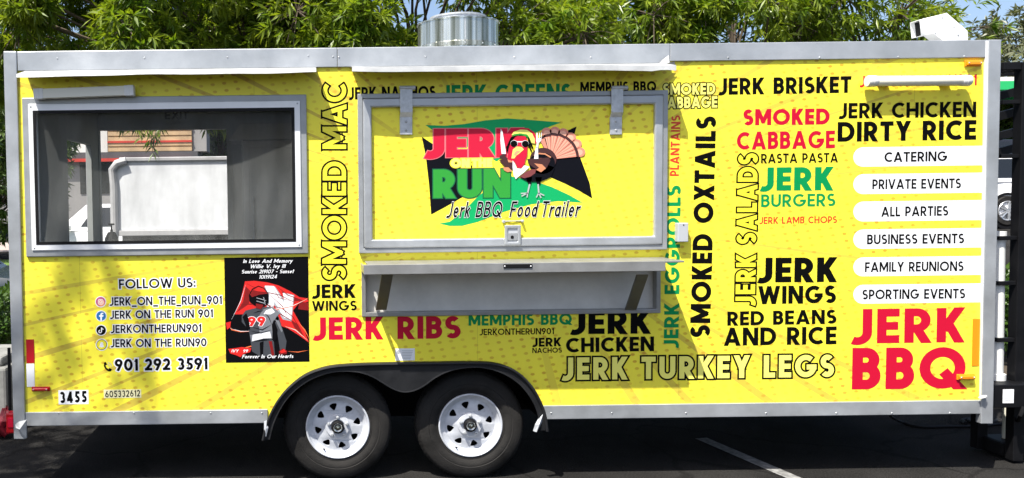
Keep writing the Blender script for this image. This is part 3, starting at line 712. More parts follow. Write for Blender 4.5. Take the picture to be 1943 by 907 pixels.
# crumpled foil-like flap at the foot of the left post, torn flap on the rail, bent tab at the right post
def crumple(pts, nm, m, out, amp, seed):
    rnd = random.Random(seed); mb = MB(); q = [P(x, y, out + rnd.uniform(0, amp)) for x, y in pts]
    c = sum(q, Vector()) / len(q); c.y -= amp * .8
    for i in range(len(q)): mb.face([q[i], q[(i + 1) % len(q)], c])
    for i in range(len(q)): mb.face([q[(i + 1) % len(q)] + Vector((0, .01, 0)), q[i] + Vector((0, .01, 0)), c + Vector((0, .01, 0))])
    return mb.build(nm, m, T)
crumple([(29, 805), (36, 800), (50, 797), (50, 832), (43, 830), (38, 815), (30, 812)], 'torn_flap', 'flash', .026, .03, 1)
crumple([(1248, 124), (1256, 115), (1269, 105), (1272, 120), (1280, 117), (1282, 131), (1262, 127)], 'torn_flap', 'flash', .02, .03, 3)
crumple([(1858, 755), (1862, 751), (1873, 750), (1874, 753), (1868, 756), (1861, 757)], 'bent_tab', 'flash', .025, .02, 5)
# --- rain lip: flange standing out from under the rail, in two lengths
def rain_lip(xa, xb, ya, yb, th, seed):
    rnd = random.Random(seed); mb = MB(); n = 40; OUT = .180
    rows = []
    ph = rnd.uniform(0, 6)
    for k in range(n + 1):
        f = k / n; px = xa + (xb - xa) * f; sag = math.sin(f * 9 + ph) * .8 + math.sin(f * 23 + ph) * .4
        py = ya + (yb - ya) * f + sag
        root = P(px, py - th - 3); o_ = OUT + math.sin(f * 13) * .004
        t0 = P(px, py - th, o_); t1 = P(px, py + (rnd.uniform(-1.5, .8) if f > .9 and xb > 1000 else 0), o_ + .006)
        root.x = t0.x; root.y = -.002
        root.z = z0 + .002
        rows.append([root, t0, t1, t1 + Vector((0, .004, 0)), t0 + Vector((0, .004, -.004)), root + Vector((0, 0, -.004))])
    v = [p for r_ in rows for p in r_]; f_ = []
    for k in range(n):
        for i in range(6):
            j = (i + 1) % 6; f_.append((k * 6 + i, k * 6 + j, (k + 1) * 6 + j, (k + 1) * 6 + i))
    f_ += [(0, 5, 4, 3, 2, 1), tuple(n * 6 + i for i in range(6))]
    mb.idx(v, f_)
    mb.build('rain_lip', 'flash', T, smooth=True)
rain_lip(31, 600, 146, 137, 6.5, 1)
rain_lip(668, 1283, 136, 133, 10, 2)

# --- service window (left)
mb = MB(); mb.ring(inset(win_o, -.004), inset(win_o, .040), -.018, .02); wf = mb.build('service_window', 'alu_dark', T, bev=.005)
mb = MB(); mb.ring(inset(win_o, .038), win_open, -.026, .045)
mb.build('inner_frame', 'alu_white', wf, bev=.004)
mb = MB(); mb.ring(inset(win_open, -.012), inset(win_open, .008), -.0275, -.020); mb.build('screen_bead', 'rubber', wf)
studs('screw', [(x, -.026, z) for x, z in inset(win_o, .056)], wf, .006)
def screen_mat():
    m = bpy.data.materials.new('insect_screen'); m.use_nodes = True; nt = m.node_tree; N = nt.nodes; L = nt.links
    for n in list(N): N.remove(n)
    tr = N.new('ShaderNodeBsdfTransparent'); di = N.new('ShaderNodeBsdfDiffuse'); mx = N.new('ShaderNodeMixShader'); out = N.new('ShaderNodeOutputMaterial')
    tc = N.new('ShaderNodeTexCoord'); nz = N.new('ShaderNodeTexNoise'); nz.inputs['Scale'].default_value = 2.2; nz.inputs['Detail'].default_value = 6
    mp = N.new('ShaderNodeMapping'); mp.inputs['Scale'].default_value = (3.2, 1, .8)
    L.new(tc.outputs['Object'], mp.inputs[0]); L.new(mp.outputs[0], nz.inputs['Vector'])
    mr = N.new('ShaderNodeMapRange'); mr.inputs[1].default_value = .35; mr.inputs[2].default_value = .72; mr.inputs[3].default_value = .16; mr.inputs[4].default_value = .46
    L.new(nz.outputs['Fac'], mr.inputs[0]); L.new(mr.outputs[0], mx.inputs[0])
    di.inputs[0].default_value = (.16, .165, .16, 1)
    L.new(tr.outputs[0], mx.inputs[1]); L.new(di.outputs[0], mx.inputs[2]); L.new(mx.outputs[0], out.inputs[0]); return m
M['screen'] = screen_mat()
mb = MB(); n = 24; q = inset(win_open, -.006); v = []
for j in range(n + 1):
    for i in range(n + 1):
        fx, fz = i / n, j / n
        v.append((q[0][0] + (q[1][0] - q[0][0]) * fx, .004 + .07 * (math.sin(math.pi * fx) * math.sin(math.pi * fz)) ** .8 + .02 * math.sin(math.pi * fz) * (1 - fx), q[0][1] + (q[2][1] - q[0][1]) * fz))
mb.idx(v, [(j * (n + 1) + i, j * (n + 1) + i + 1, (j + 1) * (n + 1) + i + 1, (j + 1) * (n + 1) + i) for j in range(n) for i in range(n)])
mb.build('screen', 'screen', wf, smooth=True, angle=80)

# --- serving hatch (lift-up door)
mb = MB(); mb.ring(inset(hat_o, -.002), inset(hat_o, .030), -.030, .004); hf = mb.build('hatch_frame', 'alu_dark', T, bev=.004)
HQ = inset(hat_o, .031)
mb = MB(); mb.ring(HQ, inset(HQ, .058), -.040, -.006); mb.build('door_edge', 'alu', hf, bev=.011, seg=4)
HO = .012
mb = MB(); q = inset(HQ, .05); mb.quadbox(q, -HO, -.003); hp = mb.build('hatch_door', 'wrap', T)
for px in (771, 1171):
    mb = MB()
    a = P(px - 11.5, 255, .045); c = P(px + 11.5, 167, .045); bend = P(px, 213, .045).z
    mb.quadbox([(a.x, bend), (c.x, bend), (c.x, c.z), (a.x, c.z)], -.049, -.043)
    v = [(a.x, -.049, bend), (c.x, -.049, bend), (c.x, -.024, bend - .03), (a.x, -.024, bend - .03)]
    mb.idx(v + [(x, y + .006, z) for x, y, z in v], [(3, 2, 1, 0), (4, 5, 6, 7), (0, 4, 7, 3), (1, 2, 6, 5)])
    mb.quadbox([(a.x, a.z), (c.x, a.z), (c.x, bend - .03), (a.x, bend - .03)], -.024, -.0125)
    hg = mb.build('hinge', 'galv', hf, bev=.0015)
    mb = MB()
    mb.lathe([(.001, 0), (.014, 0), (.014, .105), (.001, .105)], (P(px - 14.5, 167).x, -.040, P(px, 168).z), 'x', 16)
    mb.build('hinge_pin', 'galv', hf, smooth=True)
    studs('bolt', [((a.x + c.x) / 2, -.024, a.z + (bend - .03 - a.z) * z) for z in (.75, .25)], hf, .009)
# paddle latch
mb = MB(); q = rect(957, 427, 988, 465, .04); mb.ring(q, inset(q, .022), -.052, -.038); lt = mb.build('latch', 'alu', T, bev=.006, seg=3)
mb = MB(); mb.quadbox(inset(q, .021), -.043, -.038); mb.build('latch_pan', 'grey_p', lt)
mb = MB(); mb.quadbox(rect(963, 442, 982, 456, .044), -.049, -.0431); mb.build('paddle', 'alu_dark', lt, bev=.002)
mb = MB(); p = P(972, 450, .05); mb.lathe([(.0005, -.003), (.011, -.002), (.012, .003)], (p.x, -.049, p.z), 'y', 14); mb.build('keyhole', 'rubber', lt, smooth=True)
mb = MB(); a = P(955, 420, .014); c = P(990, 419, .014)
mb.tube([a, P(972, 419.5, .02), c], .0035, 8); mb.lathe([(.001, -.02), (.011, -.018), (.011, 0), (.001, 0)], (a.x, -.014, a.z), 'y', 12); mb.lathe([(.001, -.03), (.009, -.028), (.010, 0), (.001, 0)], (c.x, -.014, c.z), 'y', 12)
mb.build('lock_pin', 'galv', lt, smooth=True)
# --- serving shelf with its recess
mb = MB(); mb.ring(she_o, inset(she_o, .028), -.016, .05); sf = mb.build('serving_shelf', 'steel', T, bev=.003)
mb = MB(); q = inset(she_o, .010); mb.quadbox(q, .055, .065); mb.build('recess_back', 'recess', sf)
SO = .36
a = P(690, 509, SO); c = P(1263, 505, SO); zt = P(971, 499, SO).z; zb = P(971, 518, SO).z
mb = MB(); mb.box((P(692, 509).x, -SO + .012, zt - .012), (P(1256, 505).x, -.018, zt))
mb.box((a.x, -SO, zb), (c.x, -SO + .012, zt)); mb.box((a.x, -SO + .0121, zb + .004), (a.x + .01, -.02, zt - .0125)); mb.box((c.x - .01, -SO + .0121, zb + .004), (c.x, -.02, zt - .0125))
sb = mb.build('shelf_board', 'steel', sf, bev=.003)
mb = MB(); mb.quadbox(rect(955, 501, 1010, 509, SO), -SO - .006, -SO + .001); mb.build('slot_latch', 'rubber', sb, bev=.003)
studs('slot_screw', [(P(px, 505, SO).x, -SO - .006, P(px, 505, SO).z) for px in (957.5, 1007)], sf, .005, 'alu_white')
for pt, pbm in ((735, 723), (1219, 1196)):
    top = P(pt, 521, .30); bot = P(pbm, 588, .02); w = .036
    mb = MB(); v = []
    for p, yy in ((bot, 0), (top, 0)):
        for dx in (-w, w):
            for dy in (-.012, .012): v.append((p.x + dx, p.y + dy, p.z))
    mb.idx(v, [(0, 2, 6, 4), (1, 5, 7, 3), (0, 4, 5, 1), (2, 3, 7, 6), (0, 1, 3, 2), (4, 6, 7, 5)])
    mb.build('shelf_bracket', 'bracket', sf, bev=.002)
# --- fender
mb = MB()
oo = [xz(*p) for p in arch_out]; ii = [xz(*p) for p in arch_in]
def resamp(pts, n):
    L_ = [0]
    for i in range(1, len(pts)): L_.append(L_[-1] + math.dist(pts[i], pts[i - 1]))
    out = []; j = 0
    for k in range(n + 1):
        t = L_[-1] * k / n
        while j < len(L_) - 2 and L_[j + 1] < t: j += 1
        f = (t - L_[j]) / (L_[j + 1] - L_[j]); out.append((pts[j][0] + (pts[j + 1][0] - pts[j][0]) * f, pts[j][1] + (pts[j + 1][1] - pts[j][1]) * f))
    return out
def smooth_pts(pts, it=2):
    for _ in range(it):
        q = [pts[0]]
        for i in range(len(pts) - 1):
            a, b2 = pts[i], pts[i + 1]
            q += [(a[0] * .75 + b2[0] * .25, a[1] * .75 + b2[1] * .25), (a[0] * .25 + b2[0] * .75, a[1] * .25 + b2[1] * .75)]
        pts = q + [pts[-1]]
    return pts
oo, ii = smooth_pts(oo), smooth_pts(ii)
FO = .075
loop = oo + ii[::-1]
if sum(loop[i][0] * loop[(i + 1) % len(loop)][1] - loop[(i + 1) % len(loop)][0] * loop[i][1] for i in range(len(loop))) < 0: loop.reverse()
mb.prism([loop], -FO + .012, -FO + .016)
fd = mb.build('fender', 'fender', T)
mb = MB()                                             # rolled outer edge and the top flange back to the wall
n = len(oo); v = [(x, -FO - .002, z) for x, z in oo] + [(x, .02, z) for x, z in oo]
mb.idx(v, [(i, i + 1, n + i + 1, n + i) for i in range(n - 1)])
mb.tube([(x, -FO + .004, z - .004) for x, z in oo], .010, 8)
mb.build('fender_flange', 'fender', fd, smooth=True)
mb = MB(); mb.tube([(x, -FO + .014, z) for x, z in ii], .0055, 6); mb.build('fender_lip', 'fender', fd, smooth=True)
mb = MB(); xa, xb = P(500, 700).x, P(1034, 700).x; zt_ = P(770, 690).z
mb.box((xa, .034, .40), (xa + .01, .62, zt_)); mb.box((xb - .01, .034, .40), (xb, .62, zt_)); mb.box((xa, .034, zt_), (xb, .62, zt_ + .01)); mb.box((xa + .011, .61, .30), (xb - .011, .62, zt_ - .001))
mb.build('wheel_well', 'chassis', T)
crumple([(1022, 795), (1031, 784), (1030, 800), (1018, 820), (1012, 818), (1016, 806)], 'mud_flap_corner', 'grey_p', .05, .03, 9)
crumple([(501, 800), (506, 798), (509, 812), (505, 828), (501, 828)], 'mud_flap_corner', 'grey_p', .07, .01, 11)
# --- wheels
def make_wheel(cx, cz, yf):
    Rt, Rr, w = .368, .214, .205
    mb = MB()
    prof = [(Rr - .004, .020), (Rr + .006, .010), (Rr + .018, .006), (Rr + .020, .009), (Rr + .040, -.002), (Rr + .062, -.006), (Rr + .070, -.0035), (Rr + .074, -.0065), (Rr + .088, -.004), (Rt - .024, .004), (Rt - .010, .016), (Rt - .003, .026), (Rt, .050), (Rt, w - .05), (Rt - .008, w - .018), (Rt - .03, w - .002), (Rr + .04, w), (Rr, w - .02)]
    mb.lathe(prof, (cx, yf, cz), 'y', 96)
    wh = mb.build('wheel', 'tyre', T, smooth=True, angle=30)
    mb = MB()                                        # shoulder tread blocks
    for k in range(72):
        a0 = 2 * math.pi * k / 72; a1 = a0 + 2 * math.pi / 72 * .55; v = []
        for (r, h) in ((Rt - .016, .0095), (Rt + .0005, .034), (Rt + .004, .052), (Rt + .004, .15), (Rt - .006, .15)):
            for a in (a0, a1): v.append((cx + r * math.cos(a), yf + h - .003, cz + r * math.sin(a)))
        f = [(0, 1, 3, 2), (2, 3, 5, 4), (4, 5, 7, 6), (0, 2, 4, 6, 8), (1, 9, 7, 5, 3), (6, 7, 9, 8)]
        mb.idx(v, f)
    mb.build('tread', 'tyre', wh)
    # rim: lip lathe + dished face with eight D-shaped openings
    mb = MB()
    mb.lathe([(Rr + .006, .012), (Rr + .004, .002), (Rr - .002, -.001), (Rr - .008, .004), (Rr - .012, .018), (Rr - .030, .036), (Rr - .040, .042), (Rr - .0405, .046), (Rr - .044, .046)], (cx, yf, cz), 'y', 96)
    mb.lathe([(.086, .030), (.084, .026), (.078, .022), (.050, .020), (.046, .030), (.01, .030)], (cx, yf, cz), 'y', 48)
    ro, ri = Rr - .044, .086
    def dish(r): return .046 - .016 * max(0.0, 1 - (r - ri) / (ro - ri)) ** 1.5
    loops = []
    nO = 64
    outer = [(ro * math.cos(2 * math.pi * k / nO), ro * math.sin(2 * math.pi * k / nO)) for k in range(nO)]
    inner = [(ri * math.cos(2 * math.pi * k / 48), ri * math.sin(2 * math.pi * k / 48)) for k in range(48)]
    holes = []
    for k in range(8):
        a = math.pi / 4 * k + math.radians(11)
        # rounded triangle: broad towards the rim, narrow towards the hub, leaning a little
        tri = [(.153, -.030), (.160, .004), (.147, .033), (.112, .008), (.110, -.004)]
        h = []
        for r, t in smooth_closed(tri): h.append((r * math.cos(a) - t * math.sin(a), r * math.sin(a) + t * math.cos(a)))
        holes.append(h)
    flat = outer + inner + [p for h in holes for p in h]
    tris = tessellate_polygon([[Vector((x, z, 0)) for x, z in l] for l in [outer, inner[::-1]] + [h[::-1] for h in holes]])
    flat = outer + inner[::-1] + [p for h in holes for p in h[::-1]]
    v = [(cx + x, yf + dish(math.hypot(x, z)), cz + z) for x, z in flat]
    def ccw(t):
        a, b2, c2 = (flat[i] for i in t)
        return t if (b2[0] - a[0]) * (c2[1] - a[1]) - (b2[1] - a[1]) * (c2[0] - a[0]) > 0 else (t[0], t[2], t[1])
    mb.idx(v, [ccw(t) for t in tris])
    for h in holes:
        n2 = len(h); hv = [(cx + x, yf + dish(math.hypot(x, z)), cz + z) for x, z in h] + [(cx + x * .99, yf + dish(math.hypot(x, z)) + .012, cz + z * .99) for x, z in h]
        mb.idx(hv, [(i, i + n2, (i + 1) % n2 + n2, (i + 1) % n2) for i in range(n2)])
    mb.build('rim', 'rim', wh, smooth=True, angle=25)
    mb = MB(); mb.lathe([(.0, .10), (.19, .10), (.19, .11), (0, .11)], (cx, yf, cz), 'y', 32); mb.build('brake_drum', 'chassis', wh)
    mb = MB(); mb.lathe([(.043, .031), (.042, -.002), (.034, -.006), (.030, -.004)], (cx, yf, cz), 'y', 32); mb.build('hub', 'rubber', wh, smooth=True)
    mb = MB(); mb.lathe([(.031, -.004), (.030, -.016), (.024, -.024), (.020, -.022), (.017, -.020), (.012, -.026), (.0005, -.028)], (cx, yf, cz), 'y', 28); mb.build('hub_cap', 'chrome', wh, smooth=True)
    for k in range(5):
        a = 2 * math.pi * k / 5 + math.pi / 2
        mb = MB(); mb.lathe([(.0005, .002), (.008, .003), (.011, .008), (.012, .0225)], (cx + .066 * math.cos(a), yf, cz + .066 * math.sin(a)), 'y', 6)
        mb.build('lug_nut', 'galv', wh)
    a = R(238); mb = MB(); mb.tube([(cx + .187 * math.cos(a), yf + .04, cz + .187 * math.sin(a)), (cx + .175 * math.cos(a) , yf + .012, cz + .180 * math.sin(a))], .005, 6); mb.build('valve_stem', 'rubber', wh)
    return wh
def smooth_closed(pts, it=2):
    for _ in range(it):
        q = []
        for i in range(len(pts)):
            a, b2 = pts[i], pts[(i + 1) % len(pts)]
            q += [(a[0] * .78 + b2[0] * .22, a[1] * .78 + b2[1] * .22), (a[0] * .22 + b2[0] * .78, a[1] * .22 + b2[1] * .78)]
        pts = q
    return pts
c1 = P(641, 814, -.06); c2 = P(893, 812, -.06)
cz = .368
print('WHEEL z', c1.z, c2.z, 'Z0 should be', Z0 + .35 - (c1.z + c2.z) / 2)
w1 = make_wheel(c1.x, cz, .055)
def copy_tree(o, parent, off):
    c = o.copy(); COL.objects.link(c); c.parent = parent; c.matrix_parent_inverse = o.matrix_parent_inverse.copy()
    if off is not None: c.location = o.location + off
    PINV[c.name] = Vector((0, 0, 0))
    for ch in list(o.children):
        if ch is not c: copy_tree(ch, c, None)
    return c
w2 = copy_tree(w1, T, Vector((c2.x - c1.x, 0, 0)))
# --- chassis
mb = MB()
for y in (.66, YB - .6): mb.box((XL + .1, y, ZB - .11), (XR - .1, y + .06, ZB - .001))
for k in range(9):
    x = XL + .3 + k * .78; mb.box((x, .721, ZB - .08), (x + .05, YB - .601, ZB - .01))
mb.box((XL, .63, ZB + .0), (XR, YB, ZB + .055))
mb.box((XL, .034, ZB), (P(500, 700).x - .002, .6299, ZB + .055)); mb.box((P(1034, 700).x + .002, .034, ZB), (XR, .6299, ZB + .055))
for x in (c1.x, c2.x): mb.tube([(x, .1, cz), (x, YB - .2, cz)], .04, 10)
mb.build('chassis', 'chassis', T)
# --- lamps, reflectors, small fittings
def cyl_lamp(a, b2, r, box, nm):
    mb = MB(); d = (b2 - a).normalized(); Lg = (b2 - a).length
    def bar(t0, t1, rr, m_):
        p, q = a + d * t0, a + d * t1
        if box:
            u = Vector((-d.z, 0, d.x)); mb.quadbox([((p - u * rr).x, (p - u * rr).z), ((q - u * rr).x, (q - u * rr).z), ((q + u * rr).x, (q + u * rr).z), ((p + u * rr).x, (p + u * rr).z)], a.y - rr * .9, a.y + rr * .9)
        else: mb.tube([p, p + d * .004, q - d * .004, q], [rr * .93, rr, rr, rr * .93], 20)
    bar(.05, Lg - .05, r * .93, 0); o1 = mb.build(nm, 'plastic_c', T, smooth=not box, bev=.004 if box else 0)
    for t0, t1 in ((0, .062), (Lg - .062, Lg)):
        mb = MB(); bar(t0, t1, r, 0); bar((t0 + t1) / 2 - .004, (t0 + t1) / 2 + .004, r * 1.04, 0); mb.build('end_cap', 'plastic_w', o1, smooth=not box, bev=.003 if box else 0)
    mb = MB()
    for t in (.2, .8):
        mb = MB(); p = a + d * Lg * t; mb.box((p.x - .03, p.y + r * .8, p.z - .015), (p.x + .03, -.001, p.z + .015)); mb.build('lamp_bracket', 'plastic_w', o1)
cyl_lamp(P(66, 179, .06), P(255, 172, .06), .034, True, 'tube_lamp')
cyl_lamp(P(1645, 154, .06), P(1840, 153, .06), .036, False, 'tube_lamp')
def marker(x0, y0, x1, y1, m, out=.03):
    q = rect(x0, y0, x1, y1, out); mb = MB(); mb.quadbox(inset(q, -.003), -.012, -.001); b0 = mb.build('marker_lamp', m, T, bev=.003)
    mb = MB(); mb.quadbox(inset(q, .004), -out, -.0121); mb.build('lens', m, b0, bev=.006, seg=3)
    studs('screw', [(q[0][0] + (q[1][0] - q[0][0]) * f, -out, (q[0][1] + q[2][1]) / 2) for f in (.12, .88)], b0, .005)
marker(1836, 114, 1866, 124, 'amber'); marker(1821, 712, 1853, 721, 'amber'); marker(59, 736, 92, 743, 'redlens')
mb = MB(); mb.quadbox(rect(1845, 605, 1859, 694, .003), -.004, -.0005); rf = mb.build('side_reflector', 'amber', T, bev=.001)
mb = MB(); mb.quadbox(rect(50, 644, 65, 689, .002), -.003, -.0005); mb.build('reflective_tape', 'tape_red', T, label='red length of reflective tape')
mb = MB(); mb.quadbox(rect(50.5, 690, 65.5, 734, .002), -.003, -.0005); mb.build('reflective_tape', 'white', T, label='white length of reflective tape')
mb = MB(); mb.quadbox(rect(1286, 423, 1306, 459, .05), -.052, -.001); ob = mb.build('outlet_box', 'grey_p', T, bev=.004)
mb = MB(); p = P(1297, 427, .05); mb.lathe([(.0005, -.003), (.004, -.002), (.005, .001)], (p.x, -.052, p.z), 'y', 8); mb.build('screw', 'rubber', ob)
# --- roof vent drum and white flue elbow
YV = 1.05
cx = P(869, 60, -YV).x; rv = (P(946, 60, -YV).x - P(792, 60, -YV).x) / 2
zt = P(869, 31, -YV + rv).z; zl = P(869, 77, -YV + rv).z
mb = MB()
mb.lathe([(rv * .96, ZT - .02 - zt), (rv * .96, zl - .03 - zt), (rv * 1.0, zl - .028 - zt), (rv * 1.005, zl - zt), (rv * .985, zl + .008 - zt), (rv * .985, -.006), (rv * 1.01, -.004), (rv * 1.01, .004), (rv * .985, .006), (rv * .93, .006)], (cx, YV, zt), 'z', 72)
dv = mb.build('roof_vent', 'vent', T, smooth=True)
mb = MB(); mb.lathe([(rv * .93, .004), (rv * .67, .022), (rv * .66, .040), (rv * .69, .043), (rv * .69, .055), (rv * .64, .057), (.001, .05)], (cx, YV, zt), 'z', 64); mb.build('vent_cap', 'galv', dv, smooth=True)
studs('rivet', [(cx + rv * 1.006 * math.sin(R(a)), YV - rv * 1.006 * math.cos(R(a)), zl - .014) for a in range(-75, 90, 25)], dv, .006)
mb = MB(); a = R(100); 
mb.box((cx - .004, YV - rv * .992, zl + .008), (cx + .004, YV - rv * .98, zt - .006)); mb.build('vent_seam', 'galv', dv)
YF = .55; pf = [(1748, 68), (1745, 38), (1796, 25), (1835, 59), (1836, 92), (1790, 92), (1788, 76), (1771, 63)]
loop = [xz(x, y, -YF) for x, y in pf]
mb = MB()
n = len(loop); v = [(x, YF, z) for x, z in loop] + [(x, YF + .10, z) for x, z in loop]
if sum(loop[i][0] * loop[(i + 1) % n][1] - loop[(i + 1) % n][0] * loop[i][1] for i in range(n)) < 0: pass
tris = tessellate_polygon([[Vector((x, z, 0)) for x, z in loop]])
mb.idx(v, [t for t in tris] + [tuple(i + n for i in t) for t in tris] + [(i, (i + 1) % n, (i + 1) % n + n, i + n) for i in range(n) if i != 0])
el_ = mb.build('flue_elbow', 'duct', T, smooth=True, angle=10)
md = el_.modifiers.new('shell', 'SOLIDIFY'); md.thickness = .006; md.offset = 0
mb = MB(); q0 = xz(1752, 67, -YF); q1 = xz(1749, 39, -YF); mb.idx([(q0[0] + .014, YF + .005, q0[1]), (q1[0] + .014, YF + .005, q1[1]), (q1[0] + .014, YF + .095, q1[1]), (q0[0] + .014, YF + .095, q0[1])], [(0, 1, 2, 3)]); mb.build('flue_mouth_shade', 'rubber', el_)  # dark sheet put in for the shade inside the open duct end
studs('screw', [P(px, py, -YF + .004) for px, py in ((1770, 40), (1788, 33), (1810, 50), (1818, 66), (1775, 62))], el_, .006)
# ================================================================== LETTERING ON THE WALL
def LT(s, a, b, cap, m, w=.2, **k):
    k.setdefault('label', {'black': 'black', 'red': 'pinkish red', 'brick': 'rust red', 'green': 'green', 'cream': 'outlined cream', 'yellow': 'outlined yellow'}.get(m, m) + ' lettering reading @')
    if 'RUN' in s: k['label'] = 'small black lettering giving a social media handle'
    return lettering(s, a, b, cap, M[m], k.pop('parent', panel), w * 1.08 if w < .23 else w, **k)
LT('JERK NACHOS', (662, 189), (827, 186), 23, 'black', .2)
LT('JERK GREENS', (838, 196), (1084, 193), 34, 'green', .2)
LT('MEMPHIS BBQ', (1101, 176), (1245, 174), 20, 'black', .2)
LT('SMOKED', (1258, 180), (1357, 179), 21, 'cream', .2, outline=M['black'], og=.085)
LT('CABBAGE', (1249, 206), (1361, 204), 21, 'cream', .2, outline=M['black'], og=.085)
LT('JERK BRISKET', (1363, 180), (1615, 176), 31, 'black', .2)
LT('JERKONTHERUN901', (1631, 165), (1853, 162), 21, 'red', .16)
LT('JERK CHICKEN', (1591, 225), (1852, 222), 29, 'black', .19)
LT('DIRTY RICE', (1589, 269), (1852, 265), 37, 'black', .21)
LT('SMOKED', (1410, 238), (1574, 236), 30, 'red', .22)
LT('CABBAGE', (1398, 284), (1584, 281), 33, 'red', .2)
LT('RASTA PASTA', (1444, 310), (1590, 308), 18, 'black', .17)
LT('JERK', (1442, 362), (1581, 361), 44, 'green', .22)
LT('BURGERS', (1444, 393), (1585, 391), 24, 'green', .17)
LT('JERK LAMB CHOPS', (1441, 425), (1588, 423), 13, 'brick', .17)
LT('JERK', (1437, 536), (1588, 535), 47, 'black', .22)
LT('WINGS', (1438, 577), (1586, 575), 34, 'black', .21)
LT('RED BEANS', (1380, 618), (1587, 614), 27, 'black', .2)
LT('AND RICE', (1373, 656), (1587, 653), 34, 'black', .2)
LT('JERK TURKEY LEGS', (1066, 721), (1582, 715), 43, 'cream', .21, outline=M['black'], og=.076, track=.20)
LT('JERK', (1615, 652), (1830, 649), 66, 'red', .23, track=.14)
LT('BBQ', (1616, 739), (1831, 737), 80, 'red', .235, track=.13)
LT('SMOKED MAC', (656, 531), (657, 158), 44, 'yellow', .17, outline=M['black'], og=.075)
LT('PLANTAINS', (1288, 334), (1291, 219), 17, 'brick', .18)
LT('JERK EGGROLLS', (1287, 661), (1292, 352), 28, 'green', .2)
LT('SMOKED OXTAILS', (1347, 640), (1359, 221), 38, 'black', .22)
LT('JERK SALADS', (1432, 580), (1438, 291), 37, 'yellow', .21, outline=M['black'], og=.08, track=.18)
LT('JERK', (592, 566), (675, 565), 26, 'black', .2)
LT('WINGS', (592, 590), (677, 589), 19, 'black', .18)
LT('JERK RIBS', (594, 645), (874, 642), 43, 'red', .21)
LT('MEMPHIS BBQ', (889, 618), (1085, 616), 22, 'green', .2)
LT('JERKONTHERUN901', (910, 636), (1051, 634), 12, 'black', .16)
LT('JERK', (1010, 658), (1065, 657), 17, 'black', .2)
LT('NACHOS', (1010, 670), (1066, 669), 10, 'black', .17)
LT('JERK', (1082, 634), (1235, 633), 46, 'black', .23)
LT('CHICKEN', (1074, 669), (1241, 666), 28, 'black', .2)
wh = dict(outline=M['white'], og=.10)
LT('FOLLOW US:', (226, 548), (371, 545), 18, 'black', .16, **wh)
LT('JERK_ON_THE_RUN_901', (208, 580), (421, 577), 16, 'black', .17, **wh)
LT('JERK ON THE RUN 901', (209, 605), (404, 602), 15.5, 'black', .17, **wh)
LT('JERKONTHERUN901', (210, 632), (382, 630), 15.5, 'black', .17, **wh)
LT('JERK ON THE RUN90', (210, 659), (392, 657), 15.5, 'black', .17, **wh)
LT('901 292 3591', (218, 704), (394, 701), 23, 'black', .2, **wh)
# registration stickers
mb = MB(); mb.quadbox(rect(111, 740, 168, 767), -.0012, -.0004); st = mb.build('number_sticker', 'white', panel, label='white sticker carrying large black digits')
LT('3455', (114, 765), (165, 763), 22, 'black', .22, parent=st, lift=.0018, track=.22)
mb = MB(); M['pale'] = mat('pale_yellow_sticker', (0.80, 0.76, 0.45), 0.4); mb.quadbox(rect(197, 739, 268, 755), -.0012, -.0004); st = mb.build('number_sticker', 'pale', panel, label='pale sticker carrying thin black digits')
LT('605332612', (200, 754), (266, 752), 12.5, 'black', .15, parent=st, lift=.0018, track=.2)
mb = MB(); mb.quadbox(rect(750, 661, 787, 684), -.0012, -.0004); st = mb.build('information_sticker', 'white', panel)
mb = MB()
for k in range(6): shape(mb, [(763, 665 + k * 3), (784 - (k * 7) % 6, 665 + k * 3), (784 - (k * 7) % 6, 666.2 + k * 3), (763, 666.2 + k * 3)], 0, .0016)
shape(mb, ell(756, 668, 3, 4), 0, .0016); mb.build('sticker_print', 'grey_ink', st)
# rounded white event labels
for y0, y1, s, a, b2 in ((278, 315, 'CATERING', 1678, 1797), (329, 367, 'PRIVATE EVENTS', 1655, 1823), (381, 419, 'ALL PARTIES', 1672, 1799), (434, 471, 'BUSINESS EVENTS', 1645, 1829), (487, 523, 'FAMILY REUNIONS', 1641, 1828), (539, 575, 'SPORTING EVENTS', 1636, 1831)):
    q = rect(1619, y0, 1867 - (y0 - 278) * .022, y1); r_ = (q[2][1] - q[0][1]) / 2; zc = (q[2][1] + q[0][1]) / 2; l_ = q[0][0] + r_
    loop = [(q[1][0], q[0][1]), (q[1][0], q[2][1])] + [(l_ + r_ * math.cos(R(t)), zc + r_ * math.sin(R(t))) for t in range(90, 271, 12)]
    mb = MB(); mb.prism([loop], -.0004, None); pill = mb.build('event_label', 'white', panel, label='white rounded label reading ' + s)
    ym = (y0 + y1) / 2 + 1
    LT(s, (a, ym + 10), (b2, ym + 8), 18.5, 'black', .17, parent=pill, lift=.001)
